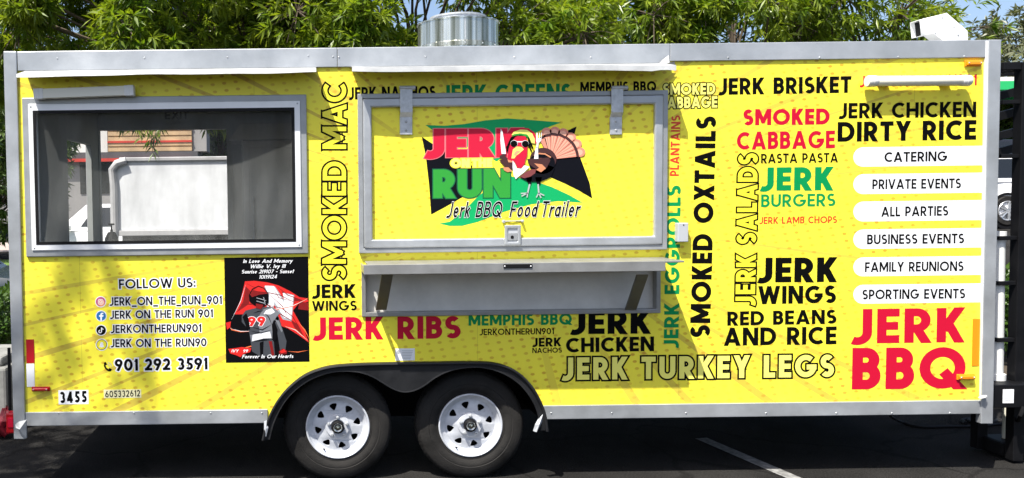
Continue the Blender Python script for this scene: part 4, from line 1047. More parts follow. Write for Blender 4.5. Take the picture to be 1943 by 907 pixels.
# social badges and telephone mark
def badge(cx_, cy_, r_, m, fn, label):
    mb = MB(); shape(mb, ell(cx_, cy_, r_ + 1.6, r_ + 1.6, 28), 0, .0005); b0 = mb.build('badge', 'white', panel, label=label)
    mb = MB(); shape(mb, ell(cx_, cy_, r_, r_, 28), 0, .0009); mb.build('badge_disc', m, b0); fn(b0, cx_, cy_)
def cam_badge(b0, x, y):
    mb = MB(); shape(mb, ell(x + 1, y + 2, 6.5, 6, 24), 0, .0011); mb.build('badge_tint', 'peach', b0)
    mb = MB(); line(mb, [(x - 4.5, y - 3), (x - 3, y - 4.5), (x + 3, y - 4.5), (x + 4.5, y - 3), (x + 4.5, y + 3), (x + 3, y + 4.5), (x - 3, y + 4.5), (x - 4.5, y + 3), (x - 4.5, y - 3)], 1.2, 0, .0013)
    line(mb, ell(x, y, 2.2, 2.2, 14) + [(x + 2.2, y)], 1.1, 0, .0014); mb.build('badge_mark', 'white', b0)
def f_badge(b0, x, y):
    mb = MB(); shape(mb, [(x - 1.6, y + 9), (x + 1.6, y + 9), (x + 1.6, y + 1.5), (x + 4, y + 1.5), (x + 4.5, y - 1.6), (x + 1.6, y - 1.6), (x + 1.7, y - 3.5), (x + 4.4, y - 4), (x + 4.4, y - 6.4), (x + .5, y - 6), (x - 1.4, y - 4), (x - 1.6, y - 1.6), (x - 4, y - 1.6), (x - 4, y + 1.5), (x - 1.6, y + 1.5)], 0, .0013); mb.build('badge_mark', 'white', b0)
def n_badge(b0, x, y):
    mb = MB(); line(mb, [(x + .6, y - 5), (x + .6, y + 2.5)] + [(x - 1.9 + 2.5 * math.cos(R(t)), y + 2.5 + 2.5 * math.sin(R(t))) for t in range(0, 271, 30)], 1.8, 0, .0013)
    line(mb, [(x + .8, y - 5), (x + 2, y - 2.6), (x + 4.4, y - 1.6)], 1.7, 0, .0014); mb.build('badge_mark', 'white', b0)
def g_badge(b0, x, y):
    mb = MB(); shape(mb, ell(x, y, 9, 9, 28), 0, .0010); mb.build('badge_fill', 'yellow', b0)
    mb = MB(); shape(mb, [(x - 5, y + 3.5), (x - 3, y + 1), (x - 3, y - 2.5), (x - 1.6, y - 4.8), (x + 1.6, y - 4.8), (x + 3, y - 2.5), (x + 3, y + 1), (x + 5, y + 3.5), (x + 1.8, y + 4.6), (x, y + 5.2), (x - 1.8, y + 4.6)], 0, .0013); mb.build('badge_mark', 'white', b0)
badge(191, 572.5, 9, 'magenta', cam_badge, 'pink and peach round camera badge')
badge(192, 599.5, 9, 'blue', f_badge, 'blue round badge with a white letter f')
badge(192, 626.5, 9, 'black', n_badge, 'black round badge with a white note mark')
badge(193, 654, 10, 'black', g_badge, 'yellow round badge with a white ghost mark')
mb = MB(); line(mb, [(199.5, 689.5), (198.5, 694), (201, 699), (205.5, 702.5), (210, 703)], 3.6, 0, .0008)
line(mb, [(198.5, 687.5), (201.5, 692.5)], 4.5, 0, .0009); line(mb, [(206.5, 700), (211.5, 702.5)], 4.5, 0, .0010)
mb.build('telephone_mark', 'black', panel)
mb = MB(); line(mb, [(204, 691), (207, 693), (208.5, 696)], 1.2, 0, .0008); line(mb, [(205, 687.5), (210, 690.5), (212, 695)], 1.2, 0, .0008); mb.build('ringing_arc', 'grey_ink', panel)

# ================================================================== LOGO ON THE HATCH
def TL(p): return (780 + p[0] / 3.943, 210 + p[1] / 3.943)       # big logo crop
def TK(p): return (940 + p[0] / 5.335, 220 + p[1] / 5.335)       # mascot crop
lay = [0.0004]
def PR(name, m, polys, Tf, step=.00011, lines=None, label=None):
    lay[0] += step
    few = len(polys) <= 4                      # a few separate shapes are pieces of their own, a fan of many is one pattern
    for grp in ([[q] for q in polys] if few else [polys]):
        mb = MB()
        for q in grp: shape(mb, q, HO, lay[0], Tf)
        mb.build(name, m, hp, label=label)
    if lines:
        mb = MB()
        for pts, w in lines: line(mb, pts, w, HO, lay[0] + .00005, Tf)
        mb.build(name, m, hp, label=label)
for f_ in ([(107, 107), (250, 113), (400, 100), (560, 72), (720, 58), (900, 70), (1122, 88), (1040, 118), (900, 180), (760, 290), (640, 380), (560, 330), (340, 235), (200, 172)],
           [(210, 845), (290, 830), (400, 745), (500, 640), (640, 540), (740, 490), (900, 520), (1050, 570), (1180, 630), (1282, 688), (1100, 676), (900, 700), (700, 755), (500, 832), (380, 862), (290, 862)]):
    PR('flag_field', 'logo_green', [f_], TL, label='green field of the waving flag emblem')
for f_ in ([(80, 195), (190, 268), (300, 330), (430, 395), (560, 480), (480, 590), (370, 655), (260, 718), (150, 777), (135, 560), (110, 340)],
           [(1238, 118), (1130, 168), (1060, 260), (900, 400), (1000, 480), (1150, 545), (1260, 600), (1355, 657), (1335, 540), (1280, 390), (1230, 260), (1218, 190)]):
    PR('flag_field', 'logo_black', [f_], TL, label='black field of the waving flag emblem')
lay[0] += .0004
def LG(s, a, b2, cap, m, w, **k):
    o = lettering(s, a, b2, cap, M[m], hp, w, out=HO, lift=lay[0], label=k.pop('label'), **k); lay[0] += .0006; return o
LG('JERK', (806, 299), (992, 298), 54, 'logo_red', .275, track=.05, outline=M['pinkline'], og=.025, label='large pinkish red logo lettering reading JERK')
LG('RUN', (822, 376), (968, 374.5), 54, 'leafgreen', .265, track=.07, outline=M['darkgreen'], og=.03, label='large green logo lettering reading RUN')
LG('ON THE', (855, 318), (934, 317), 16.5, 'cream', .30, track=.04, wordsp=.12, outline=M['yellow'], og=.09, label='small cream logo lettering reading @')
LG('Jerk BBQ', (846, 413), (950, 412), 30, 'black', .15, slant=.30, outline=M['white'], og=.03, wordsp=.50, track=.2, label='black brush script reading @')
LG('Food Trailer', (966, 412), (1097, 411), 30, 'black', .15, slant=.30, outline=M['white'], og=.03, wordsp=.24, track=.2, label='black brush script reading @')
# feathered turkey in sunglasses and knitted cap
fc = (560, 440)
def fan(r0, r1, a, da, n=5):
    return [(fc[0] + r0 * math.cos(R(a - da)), fc[1] + r0 * math.sin(R(a - da)))] + [(fc[0] + r1 * math.cos(R(a - da + 2 * da * k / n)), fc[1] + r1 * math.sin(R(a - da + 2 * da * k / n))) for k in range(n + 1)] + [(fc[0] + r0 * math.cos(R(a + da)), fc[1] + r0 * math.sin(R(a + da)))]
angs = [-99, -82, -65, -48, -31, -14]
def rr(a): return 270 + 35 * math.cos(R(a + 20)) 
PR('turkey_tail', 'feather', [ell(fc[0] + (rr(a)) * math.cos(R(a)), fc[1] + rr(a) * math.sin(R(a)), 52, 48, 20) for a in angs], TK, label='pink scalloped feather tips')
PR('turkey_tail', 'feather_l', [ell(fc[0] + (rr(a) - 8) * math.cos(R(a)), fc[1] + (rr(a) - 8) * math.sin(R(a)), 34, 30, 18) for a in angs], TK)
PR('turkey_tail', 'brown', [fan(60, rr(a) - 18, a, 8.6) for a in angs + [-112]], TK, label='dark feather bands')
PR('turkey_tail', 'feather', [fan(60, rr(a) - 46, a, 7.9) for a in angs + [-112]], TK)
PR('turkey_tail', 'feather_l', [fan(60, rr(a) - 50, a + s_, 1.4) for a in angs for s_ in (-4, 3)], TK)
PR('turkey_body', 'brown', [ell(480, 440, 135, 118, 32)], TK)
PR('turkey_body', 'logo_black', [ell(470, 480, 132, 108, 32), [(300, 600), (330, 690), (360, 690), (370, 620)], [(400, 620), (420, 695), (450, 695), (470, 620)], [(240, 620), (330, 668), (460, 665), (560, 620), (600, 520), (480, 480), (330, 560)]], TK)
PR('turkey_body', 'tan', [], TK, lines=[([(390, 400), (440, 380), (500, 385), (560, 420)], 14)])
PR('turkey_body', 'maroon', [[(245, 615), (300, 570), (360, 540), (410, 540), (400, 580), (350, 615), (290, 630)], [(380, 430), (470, 425), (540, 440), (520, 480), (430, 490)]], TK)
PR('turkey_wing', 'brown', [[(320, 435), (440, 430), (540, 420), (555, 450), (520, 520), (470, 560), (420, 545), (360, 505), (330, 480)], [(45, 400), (85, 385), (120, 430), (170, 450), (175, 540), (130, 545), (90, 510), (35, 450), (70, 440), (40, 425)]], TK)
PR('turkey_wing', 'tan', [[(390, 480), (470, 490), (510, 530), (460, 570), (410, 545), (440, 525)], [(75, 520), (130, 520), (170, 560), (120, 570), (85, 550)], [(120, 440), (170, 440), (172, 470), (130, 470)]], TK)
PR('turkey_legs', 'grey_ink', [], TK, lines=[([(345, 690), (325, 780)], 16), ([(325, 780), (255, 785)], 12), ([(325, 780), (262, 812)], 12), ([(325, 780), (318, 825)], 12), ([(430, 690), (437, 780)], 16), ([(437, 780), (412, 825)], 12), ([(437, 780), (460, 830)], 12), ([(437, 780), (492, 805)], 12)])
PR('turkey_head', 'logo_red', [[(130, 340), (165, 240), (220, 205), (300, 205), (325, 250), (320, 400), (290, 480), (230, 480), (180, 460), (120, 440)]], TK)
PR('turkey_bib', 'white', [[(172, 450), (195, 480), (215, 530), (260, 535), (290, 500), (345, 515), (290, 570), (230, 615), (205, 640), (182, 600), (172, 520)]], TK)
PR('turkey_wattle', 'logo_red', [[(195, 480), (205, 430), (250, 370), (290, 330), (310, 380), (290, 440), (300, 480), (280, 505), (262, 530), (240, 525), (215, 525), (210, 495)]], TK)
PR('turkey_beak', 'cream', [[(165, 400), (175, 340), (215, 310), (265, 315), (285, 340), (240, 380), (210, 400), (190, 430), (160, 430)]], TK)
PR('turkey_beak', 'peach', [[(185, 390), (200, 360), (235, 350), (250, 362), (215, 390), (195, 410)]], TK)
PR('turkey_cap', 'logo_red', [[(165, 175), (190, 145), (250, 122), (330, 125), (390, 165), (415, 220), (415, 280), (385, 280), (370, 240), (330, 180), (240, 160)]], TK)
PR('turkey_cap', 'cream', [[(160, 195), (185, 160), (250, 138), (320, 142), (370, 180), (395, 230), (398, 280), (350, 270), (345, 230), (320, 190), (240, 178)]], TK)
PR('turkey_cap', 'leafgreen', [[(158, 208), (185, 185), (250, 176), (320, 188), (345, 225), (360, 275), (335, 262), (318, 212), (250, 190)]], TK)
PR('turkey_locks', 'black', [[(155, 215), (210, 200), (160, 260), (140, 300), (115, 300)], [(105, 310), (140, 290), (125, 360), (112, 365)], [(325, 205), (350, 240), (385, 330), (375, 335), (345, 290), (372, 365), (355, 360), (330, 300)]], TK)
PR('turkey_glasses', 'white', [ell(187, 280, 37, 35, 22), ell(299, 282, 37, 35, 22)], TK, lines=[([(215, 262), (270, 262)], 12)])
PR('turkey_glasses', 'black', [ell(186, 282, 35, 33, 22), ell(300, 284, 35, 33, 22)], TK)
PR('turkey_cutlery', 'white', [[(52, 130), (70, 160), (100, 340), (105, 385), (60, 385), (48, 250)], [(405, 320), (428, 320), (432, 435), (388, 435)], [(412, 170), (425, 170), (428, 225), (440, 228), (440, 168), (448, 168), (448, 228), (458, 225), (460, 165), (468, 168), (462, 250), (435, 275), (430, 325), (408, 325), (415, 275), (408, 250)]], TK)

# ================================================================== MEMORIAL POSTER
PO = .0016
mb = MB(); mb.quadbox(rect(427, 488, 586, 687), -PO, -.0004); poster = mb.build('memorial_poster', 'ink_dark', T)
def TP(p): return (420 + p[0] / 4.122, 480 + p[1] / 4.123)
pl_ = [0.0003]
def PP(name, m, polys, lines=(), label=None, tl=()):
    pl_[0] += .00012
    for q in polys:
        mb = MB(); shape(mb, q, PO, pl_[0], TP); mb.build(name, m, poster, label=label)
    if lines or tl:
        mb = MB()
        for pts, w in lines: line(mb, pts, w, PO, pl_[0] + .00006, TP)
        for pts, w in tl: line(mb, pts, w, PO, pl_[0] + .00006, TP, taper=True)
        mb.build(name, m, poster, label=label)
PP('printed_flag', 'ink_red', [[(185, 222), (260, 218), (360, 230), (450, 255), (540, 300), (610, 345), (670, 355), (684, 380), (600, 400), (560, 450), (600, 520), (650, 610), (684, 700), (600, 640), (520, 590), (440, 560), (300, 520), (230, 480), (100, 480), (150, 370)]])
PP('printed_flag', 'ink_red_d', [[(190, 260), (230, 300), (215, 400), (120, 465), (170, 380)], [(470, 300), (560, 340), (640, 375), (560, 380), (500, 350)], [(540, 520), (600, 560), (650, 660), (580, 600)], [(610, 380), (684, 390), (684, 450), (600, 440)]])
PP('printed_letter', 'ink_grey', [[(335, 260), (420, 262), (500, 380), (490, 310), (570, 330), (550, 535), (480, 520), (410, 400), (400, 470), (350, 460), (365, 330)]])
PP('printed_letter', 'white', [[(340, 256), (410, 258), (495, 395), (480, 312), (562, 332), (545, 520), (490, 505), (415, 380), (405, 440), (360, 440), (372, 330)]], label='white capital N on the printed flag')
PP('printed_flag_fold', 'ink_red_d', [], tl=[([(200, 240), (320, 300), (460, 330), (600, 400)], 9), ([(180, 330), (300, 360), (450, 470), (600, 560)], 12), ([(150, 400), (250, 400), (380, 480)], 10), ([(440, 265), (520, 330), (640, 372)], 8), ([(330, 400), (470, 430), (560, 500), (640, 640)], 9), ([(350, 300), (480, 420), (530, 520)], 6), ([(400, 270), (450, 350), (560, 380)], 6)])
PP('printed_light_trail', 'ink_orange', [], tl=[([(60, 560), (80, 600), (150, 615), (280, 610)], 10), ([(300, 480), (400, 445), (560, 415), (684, 350)], 12), ([(490, 570), (580, 600), (684, 690)], 10), ([(600, 540), (650, 600), (688, 670)], 10), ([(150, 750), (230, 730), (310, 720)], 10), ([(520, 770), (600, 775), (680, 760)], 6)])
PP('printed_light_trail', 'white', [], tl=[([(320, 475), (420, 440), (560, 412), (670, 362)], 5), ([(70, 590), (150, 612), (260, 612)], 4), ([(500, 575), (580, 603), (670, 680)], 4), ([(190, 250), (150, 380), (80, 520)], 4)])
PP('printed_player', 'ink_grey_d', [[(160, 490), (190, 450), (270, 430), (380, 420), (440, 460), (450, 520), (400, 560), (395, 680), (230, 700), (215, 600), (160, 540)], [(230, 700), (330, 680), (410, 680), (420, 810), (310, 812), (240, 770)], [(410, 500), (450, 500), (480, 600), (510, 690), (500, 770), (460, 770), (440, 640)]])
M['ink_mid'] = mat('poster_mid_grey', (0.17, 0.18, 0.20), 0.4)
PP('printed_player', 'ink_mid', [[(330, 440), (400, 420), (460, 470), (430, 500), (400, 560), (398, 670), (330, 672), (235, 695), (225, 640), (300, 640), (290, 500)], [(420, 520), (450, 530), (480, 610), (470, 620)]])
PP('printed_player', 'white', [[(350, 448), (395, 432), (420, 462), (385, 480), (330, 478)], [(245, 640), (380, 615), (392, 665), (330, 668), (240, 692)]])
PP('printed_player', 'ink_red_d', [[(450, 770), (480, 745), (515, 765), (510, 790), (455, 795)], [(370, 690), (395, 690), (415, 800), (395, 805)]])
lay_p = PO + pl_[0] + .0003
lettering('99', (470, 619), (504, 618), 18, M['ink_red'], poster, .24, out=lay_p, lift=.0001, outline=M['white'], og=.05, name='printed_number')
pl_[0] += .0012
PP('printed_shading', 'ink_dark', [[(165, 500), (195, 470), (215, 520), (225, 600), (200, 590)], [(395, 560), (412, 520), (440, 600), (430, 680), (405, 690)], [(300, 700), (330, 690), (325, 800), (305, 805)]], tl=[([(240, 580), (320, 600), (390, 560)], 7), ([(230, 610), (310, 625), (392, 600)], 6), ([(340, 470), (370, 500), (395, 560)], 7), ([(250, 470), (290, 455), (330, 450)], 6), ([(240, 690), (330, 672), (395, 670)], 6)])
PP('printed_helmet', 'ink_dark', [[(215, 330), (240, 280), (290, 255), (340, 275), (370, 320), (370, 390), (330, 420), (260, 410), (220, 380)]])
PP('printed_helmet', 'ink_red_d', [[(225, 325), (245, 285), (290, 262), (335, 278), (362, 318), (300, 325), (240, 345)], [(270, 395), (330, 405), (310, 440), (270, 430)]])
PP('printed_helmet', 'ink_red', [[(250, 290), (290, 265), (330, 280), (350, 305), (290, 300)]])
PP('printed_helmet', 'ink_grey', [], lines=[([(275, 350), (350, 372)], 5), ([(275, 375), (345, 395)], 5), ([(330, 345), (345, 405)], 5)])
PP('printed_splash', 'ink_red', [[(55, 750), (100, 745), (160, 735), (235, 745), (225, 775), (170, 790), (150, 815), (120, 800), (70, 785)], [(35, 545), (75, 535), (70, 580), (45, 600)], [(455, 770), (490, 750), (510, 775), (470, 785)]])
lay_p = PO + pl_[0] + .0003
for s, a, b2, y in (('In Love And Memory', 461, 554, 499), ('Willie V. Ivy III', 474, 541, 509), ('Sunrise 2|9|07 - Sunset', 458, 557, 519), ('10|19|24', 491, 525, 529), ('Forever In Our Hearts', 459, 556, 680)):
    lettering(s, (a, y), (b2, y - .8), 7, M['white'], poster, .17, out=lay_p, lift=.0001, slant=.25, label='small white slanted lettering on the poster')
lettering('IVY', (439, 668.5), (452, 668.5), 5.5, M['white'], poster, .18, out=lay_p, lift=.0001, slant=.2); lettering('99', (461, 668.5), (470, 668.5), 5.5, M['white'], poster, .2, out=lay_p, lift=.0001, slant=.2)
# ================================================================== FOLIAGE
def leaf_mat(name, c1, c2, trans=.35, rough=.42):
    m = bpy.data.materials.new(name); m.use_nodes = True; nt = m.node_tree; N = nt.nodes; L = nt.links; b = N['Principled BSDF']
    tc = N.new('ShaderNodeTexCoord'); nz = N.new('ShaderNodeTexNoise'); nz.inputs['Scale'].default_value = 3.5; nz.inputs['Detail'].default_value = 4
    L.new(tc.outputs['Object'], nz.inputs['Vector'])
    mr = N.new('ShaderNodeMapRange'); mr.inputs[1].default_value = .35; mr.inputs[2].default_value = .65; L.new(nz.outputs['Fac'], mr.inputs[0])
    mx = N.new('ShaderNodeMix'); mx.data_type = 'RGBA'; mx.inputs[6].default_value = (*c1, 1); mx.inputs[7].default_value = (*c2, 1); L.new(mr.outputs[0], mx.inputs[0])
    L.new(mx.outputs[2], b.inputs['Base Color']); b.inputs['Roughness'].default_value = rough; b.inputs['Specular IOR Level'].default_value = .45
    tr = N.new('ShaderNodeBsdfTranslucent'); sc = N.new('ShaderNodeVectorMath'); sc.operation = 'MULTIPLY'; sc.inputs[1].default_value = (1.5, 1.5, .5); L.new(mx.outputs[2], sc.inputs[0]); L.new(sc.outputs[0], tr.inputs[0])
    ms = N.new('ShaderNodeMixShader'); ms.inputs[0].default_value = trans
    L.new(b.outputs[0], ms.inputs[1]); L.new(tr.outputs[0], ms.inputs[2]); L.new(ms.outputs[0], N['Material Output'].inputs[0]); return m
M['leaf'] = leaf_mat('narrow_leaf', (.085, .16, .012), (.24, .30, .028), .45, .36)
M['leaf_far'] = leaf_mat('far_leaf', (.055, .10, .018), (.10, .15, .035), .25)
M['leaf_hedge'] = leaf_mat('hedge_leaf', (.035, .085, .010), (.075, .14, .02), .3)
M['leaf_olive'] = leaf_mat('olive_leaf', (.07, .085, .04), (.11, .12, .06), .2)
M['bark'] = mat('bark', (0.10, 0.075, 0.055), 0.9, noise=.3, nscale=10, bump=.6, bscale=18)
def whorl(mb, p, d, rnd, L_, W_, n):
    """a tuft of narrow drooping leaves round a twig end"""
    u = d.orthogonal().normalized(); w = d.cross(u)
    a0 = rnd.uniform(0, 6.28)
    for k in range(n):
        a = a0 + 2.4 * k + rnd.uniform(-.3, .3); op = rnd.uniform(.5, 1.25)
        r_ = u * math.cos(a) + w * math.sin(a)
        dd = (d * math.cos(op) + r_ * math.sin(op) + Vector((0, 0, -.22))).normalized()
        s_ = dd.cross(Vector((rnd.uniform(-1, 1), rnd.uniform(-1, 1), rnd.uniform(.2, 1.5)))).normalized()
        ln = L_ * rnd.uniform(.65, 1.2); wd = W_ * rnd.uniform(.8, 1.2)
        b0 = p - d * rnd.uniform(0, .09)
        m1 = b0 + dd * ln * .45
        mb.face([b0, m1 - s_ * wd, b0 + dd * ln + Vector((0, 0, -.12 * ln)), m1 + s_ * wd])
def rdir(rnd):
    while True:
        v = Vector((rnd.uniform(-1, 1), rnd.uniform(-1, 1), rnd.uniform(-1, 1)))
        if .05 < v.length < 1: return v.normalized()
def tree(name, label, base, top, crown, rad, clumps, whorls, L_, W_, seed, m='leaf', cat='tree', group=None, trunk_r=.14, nleaf=10, clump_r=.62, extra=(), keep=None):
    rnd = random.Random(seed); bx, by = base; z0_ = gh(bx, by) - .05
    t = thing(name, label, cat, (bx, by, z0_), group)
    mb = MB(); fork = Vector((bx + rnd.uniform(-.1, .1), by, z0_ + top))
    mb.tube([(bx, by, z0_), (bx + .02, by, z0_ + top * .4), fork], [trunk_r * 1.35, trunk_r, trunk_r * .8], 12)
    lf = MB(); C = Vector(crown); cl = []
    for k in range(clumps):
        v = rdir(rnd); rr_ = rnd.uniform(.45, 1.0) ** .6
        cl.append(C + Vector((v.x * rad[0] * rr_, v.y * rad[1] * rr_, v.z * rad[2] * rr_)))
    cl += [Vector(e) for e in extra]
    for c in cl:
        mid = fork.lerp(c, .5) + Vector((rnd.uniform(-.2, .2), rnd.uniform(-.2, .2), .15))
        mb.tube([fork - Vector((0, 0, rnd.uniform(0, .3))), mid, c], [trunk_r * .26, trunk_r * .13, .010], 6)
        cr_ = clump_r * rnd.uniform(.7, 1.25)
        for w_ in range(int(whorls * rnd.uniform(.7, 1.3))):
            v = rdir(rnd); p = c + v * cr_ * rnd.uniform(.3, 1.0) ** .5
            if keep and not keep(p): continue
            d = (v + (p - C).normalized() * .6 + Vector((0, 0, rnd.uniform(-.7, .35)))).normalized()
            whorl(lf, p, d, rnd, L_, W_, nleaf)
            if w_ % 5 == 0: mb.tube([c, c.lerp(p, .6) + Vector((0, 0, .03)), p], [.010, .006, .003], 4, cap=False)
    mb.build('trunk', 'bark', t, smooth=True)
    lf.build('crown', m, t)
    return t
# row of trees whose crowns stand above the trailer
TG = 'narrow leaved trees behind the trailer'
tree('tree', 'leafy tree behind the window end of the trailer, twigs hanging low', (-1.95, 5.6), 2.9, (-3.7, 5.3, 4.35), (2.6, 1.6, 1.5), 56, 120, .155, .0165, 11, clump_r=.5, group=TG, extra=[(-5.2, 4.9, 3.6), (-4.7, 4.6, 4.0), (-2.6, 4.5, 3.9)])
tree('tree', 'dense leafy tree directly behind the round roof vent', (.2, 6.0), 2.9, (.1, 5.6, 4.3), (2.7, 1.7, 1.5), 60, 120, .155, .0165, 12, clump_r=.5, group=TG, extra=[(-.7, 4.2, 3.7), (1.9, 4.3, 3.8), (-1.4, 4.3, 4.1)])
tree('tree', 'open leafy tree with sky showing through, right of the roof vent', (4.6, 6.2), 2.6, (4.0, 5.8, 4.4), (2.2, 1.5, 1.5), 44, 66, .15, .0155, 13, clump_r=.5, group=TG, extra=[(2.9, 4.8, 4.1), (4.8, 5.0, 4.0)])
tree('tree', 'thin leafy tree reaching past the white roof flue', (6.3, 6.1), 2.4, (5.9, 5.8, 4.15), (1.1, 1.0, 1.1), 18, 48, .145, .0145, 14, group=TG, extra=[(7.1, 5.5, 3.95), (6.7, 5.5, 4.25)], clump_r=.5)
# the overhanging tree in front of the trailer's left end (its shade dapples the wall and the asphalt)
def shade_from(px, py, t, on_ground=False):
    p = G(px, py) if on_ground else P(px, py)
    return p + Vector((-.87, -1.0, 2.3)) * t
tgt = [shade_from(150, 560, 3.2), shade_from(235, 640, 3.3), shade_from(110, 720, 3.1), shade_from(265, 700, 3.4), shade_from(170, 500, 3.25)]
tgt += [shade_from(x, y, 2.4, True) + Vector((0, dy, 0)) for x, y in ((20, 870), (60, 880), (-60, 860), (-140, 880), (90, 860)) for dy in (.0, .45)]
rnd = random.Random(5)
t = thing('tree', 'small tree by the parking bay whose branches lean over the trailer', 'tree', (-6.6, -1.6, 0))
mb = MB(); lf = MB(); fork = Vector((-6.5, -1.8, 2.9)); mb.tube([(-6.6, -1.6, -.05), (-6.55, -1.6, 1.4), fork], [.15, .12, .10], 12)
for i, c in enumerate(tgt):
    mid = fork.lerp(c, .5) + Vector((0, rnd.uniform(-.2, .2), .2)); mb.tube([fork, mid, c], [.05, .03, .012], 6)
    ng = 10 if i < 5 else 34
    for k in range(ng):
        v = rdir(rnd); s_ = (.10, .10, .42) if i < 5 else (.42, .35, .28)
        p = c + Vector((v.x * s_[0], v.y * s_[1], v.z * s_[2])); whorl(lf, p, (v + Vector((0, 0, -.4))).normalized(), rnd, .13, .013, 9)
for k in range(26):
    v = rdir(rnd); c = Vector((-6.9, -1.9, 4.9)) + Vector((v.x * 1.3, v.y * 1.0, v.z * 1.2)); mb.tube([fork, fork.lerp(c, .5), c], [.04, .02, .008], 6)
    for j in range(22):
        v = rdir(rnd); whorl(lf, c + v * .5, v, rnd, .13, .013, 9)
mb.build('trunk', 'bark', t, smooth=True); lf.build('crown', 'leaf', t)
# hedges behind the trailer, left and right of it
def hedge(label, x0, x1, y0, y1, h, n, seed, m='leaf_hedge'):
    rnd = random.Random(seed); t = MB(); st = MB()
    zb_ = gh(0, (y0 + y1) / 2)
    for k in range(n):
        x = rnd.uniform(x0, x1); y = rnd.uniform(y0, y1); hh = h * (.86 + .14 * math.sin(x * 2.3 + seed) * math.cos(x * 5.1))
        z = zb_ + hh * rnd.uniform(.02, 1) ** .6
        d = Vector((rnd.uniform(-1, 1), rnd.uniform(-1.2, .6), rnd.uniform(-.2, 1))).normalized()
        u = d.orthogonal().normalized(); w = d.cross(u)
        for q in range(5):
            a = rnd.uniform(0, 6.28); r_ = (d * .5 + u * math.cos(a) + w * math.sin(a)).normalized(); s_ = r_.cross(d).normalized() * .018
            b0 = Vector((x, y, z)) + rdir(rnd) * .05; t.face([b0, b0 + r_ * .03 - s_, b0 + r_ * .065, b0 + r_ * .03 + s_])
    for k in range(int((x1 - x0) * 4)):
        x = x0 + (x1 - x0) * rnd.random(); y = rnd.uniform(y0 + .1, y1 - .1); st.tube([(x, y, zb_ - .05), (x + rnd.uniform(-.2, .2), y, zb_ + h * .8)], [.02, .006], 5)
    r0 = thing('hedge', label, 'hedge', ((x0 + x1) / 2, (y0 + y1) / 2, zb_))
    st.build('stems', 'bark', r0); t.build('foliage', m, r0)
hedge('dark green clipped hedge beyond the left end of the trailer', -9.5, -4.6, 3.5, 4.5, 1.16, 9000, 3)
hedge('leafy green hedge beyond the black steel rack', 4.3, 9.5, 3.5, 4.6, 1.22, 8500, 4)
# twigs of the first tree hanging in front of the far opening
rnd = random.Random(77); lf = MB(); tw = MB()
tr1 = [o for o in COL.objects if o.name == 'tree'][0]
for px, py, n in ((250, 250, 3), (268, 245, 3), (285, 275, 4), (288, 292, 4), (262, 262, 3), (308, 255, 3), (300, 268, 3), (280, 252, 3)):
    p = P(px, py, -3.7)
    tw.tube([p + Vector((.1, .2, .75)), p + Vector((.05, .08, .3)), p], [.012, .007, .003], 5, cap=False)
    for k in range(n): whorl(lf, p + Vector((rnd.uniform(-.03, .03), rnd.uniform(-.05, .05), .05 * k)), Vector((rnd.uniform(-.3, .3), -.2, -1)).normalized(), rnd, .125, .011, 4)
tw.build('hanging_twig', 'bark', tr1); lf.build('hanging_leaves', 'leaf', tr1)
# far trees
def at(px, depth):               # ground x for a photo column at a distance y behind the wall
    return P(px, 400, -depth).x
FT = 'far trees across the street'
tree('tree', 'round green tree across the street, far left of the trailer', (at(-70, 32), 32), 2.2, (at(-70, 32), 32, 6.2), (4.5, 3, 3.4), 46, 48, .42, .07, 21, 'leaf_far', clump_r=1.4, trunk_r=.25, group=FT)
tree('tree', 'bushy green tree beyond the street seen past the left corner post', (at(-35, 19.5), 19.5), 1.2, (at(-35, 19.5), 19.5, 3.4), (2.6, 2.0, 2.0), 34, 44, .28, .045, 22, 'leaf_far', clump_r=.9, trunk_r=.16, group=FT)
tree('tree', 'green tree beside the slatted building, seen through the far opening', (at(425, 36), 36), 2.5, (at(425, 36), 36, 6.4), (2.2, 2.0, 2.6), 36, 44, .40, .065, 23, 'leaf_far', clump_r=1.3, trunk_r=.25, group=FT)
tree('tree', 'brownish olive tree standing above the black rack on the right', (at(1975, 34), 34), 2.8, (at(1975, 34), 34, 7.0), (3.6, 3, 3.4), 44, 42, .40, .05, 24, 'leaf_olive', clump_r=1.2, trunk_r=.28, group=FT)
tree('tree', 'low green tree between the parked cars and the canopy on the right', (at(1935, 33), 33), 1.0, (at(1935, 33), 33, 4.4), (3.4, 2.0, 1.5), 34, 42, .34, .055, 25, 'leaf_far', clump_r=1.0, trunk_r=.2, group=FT)

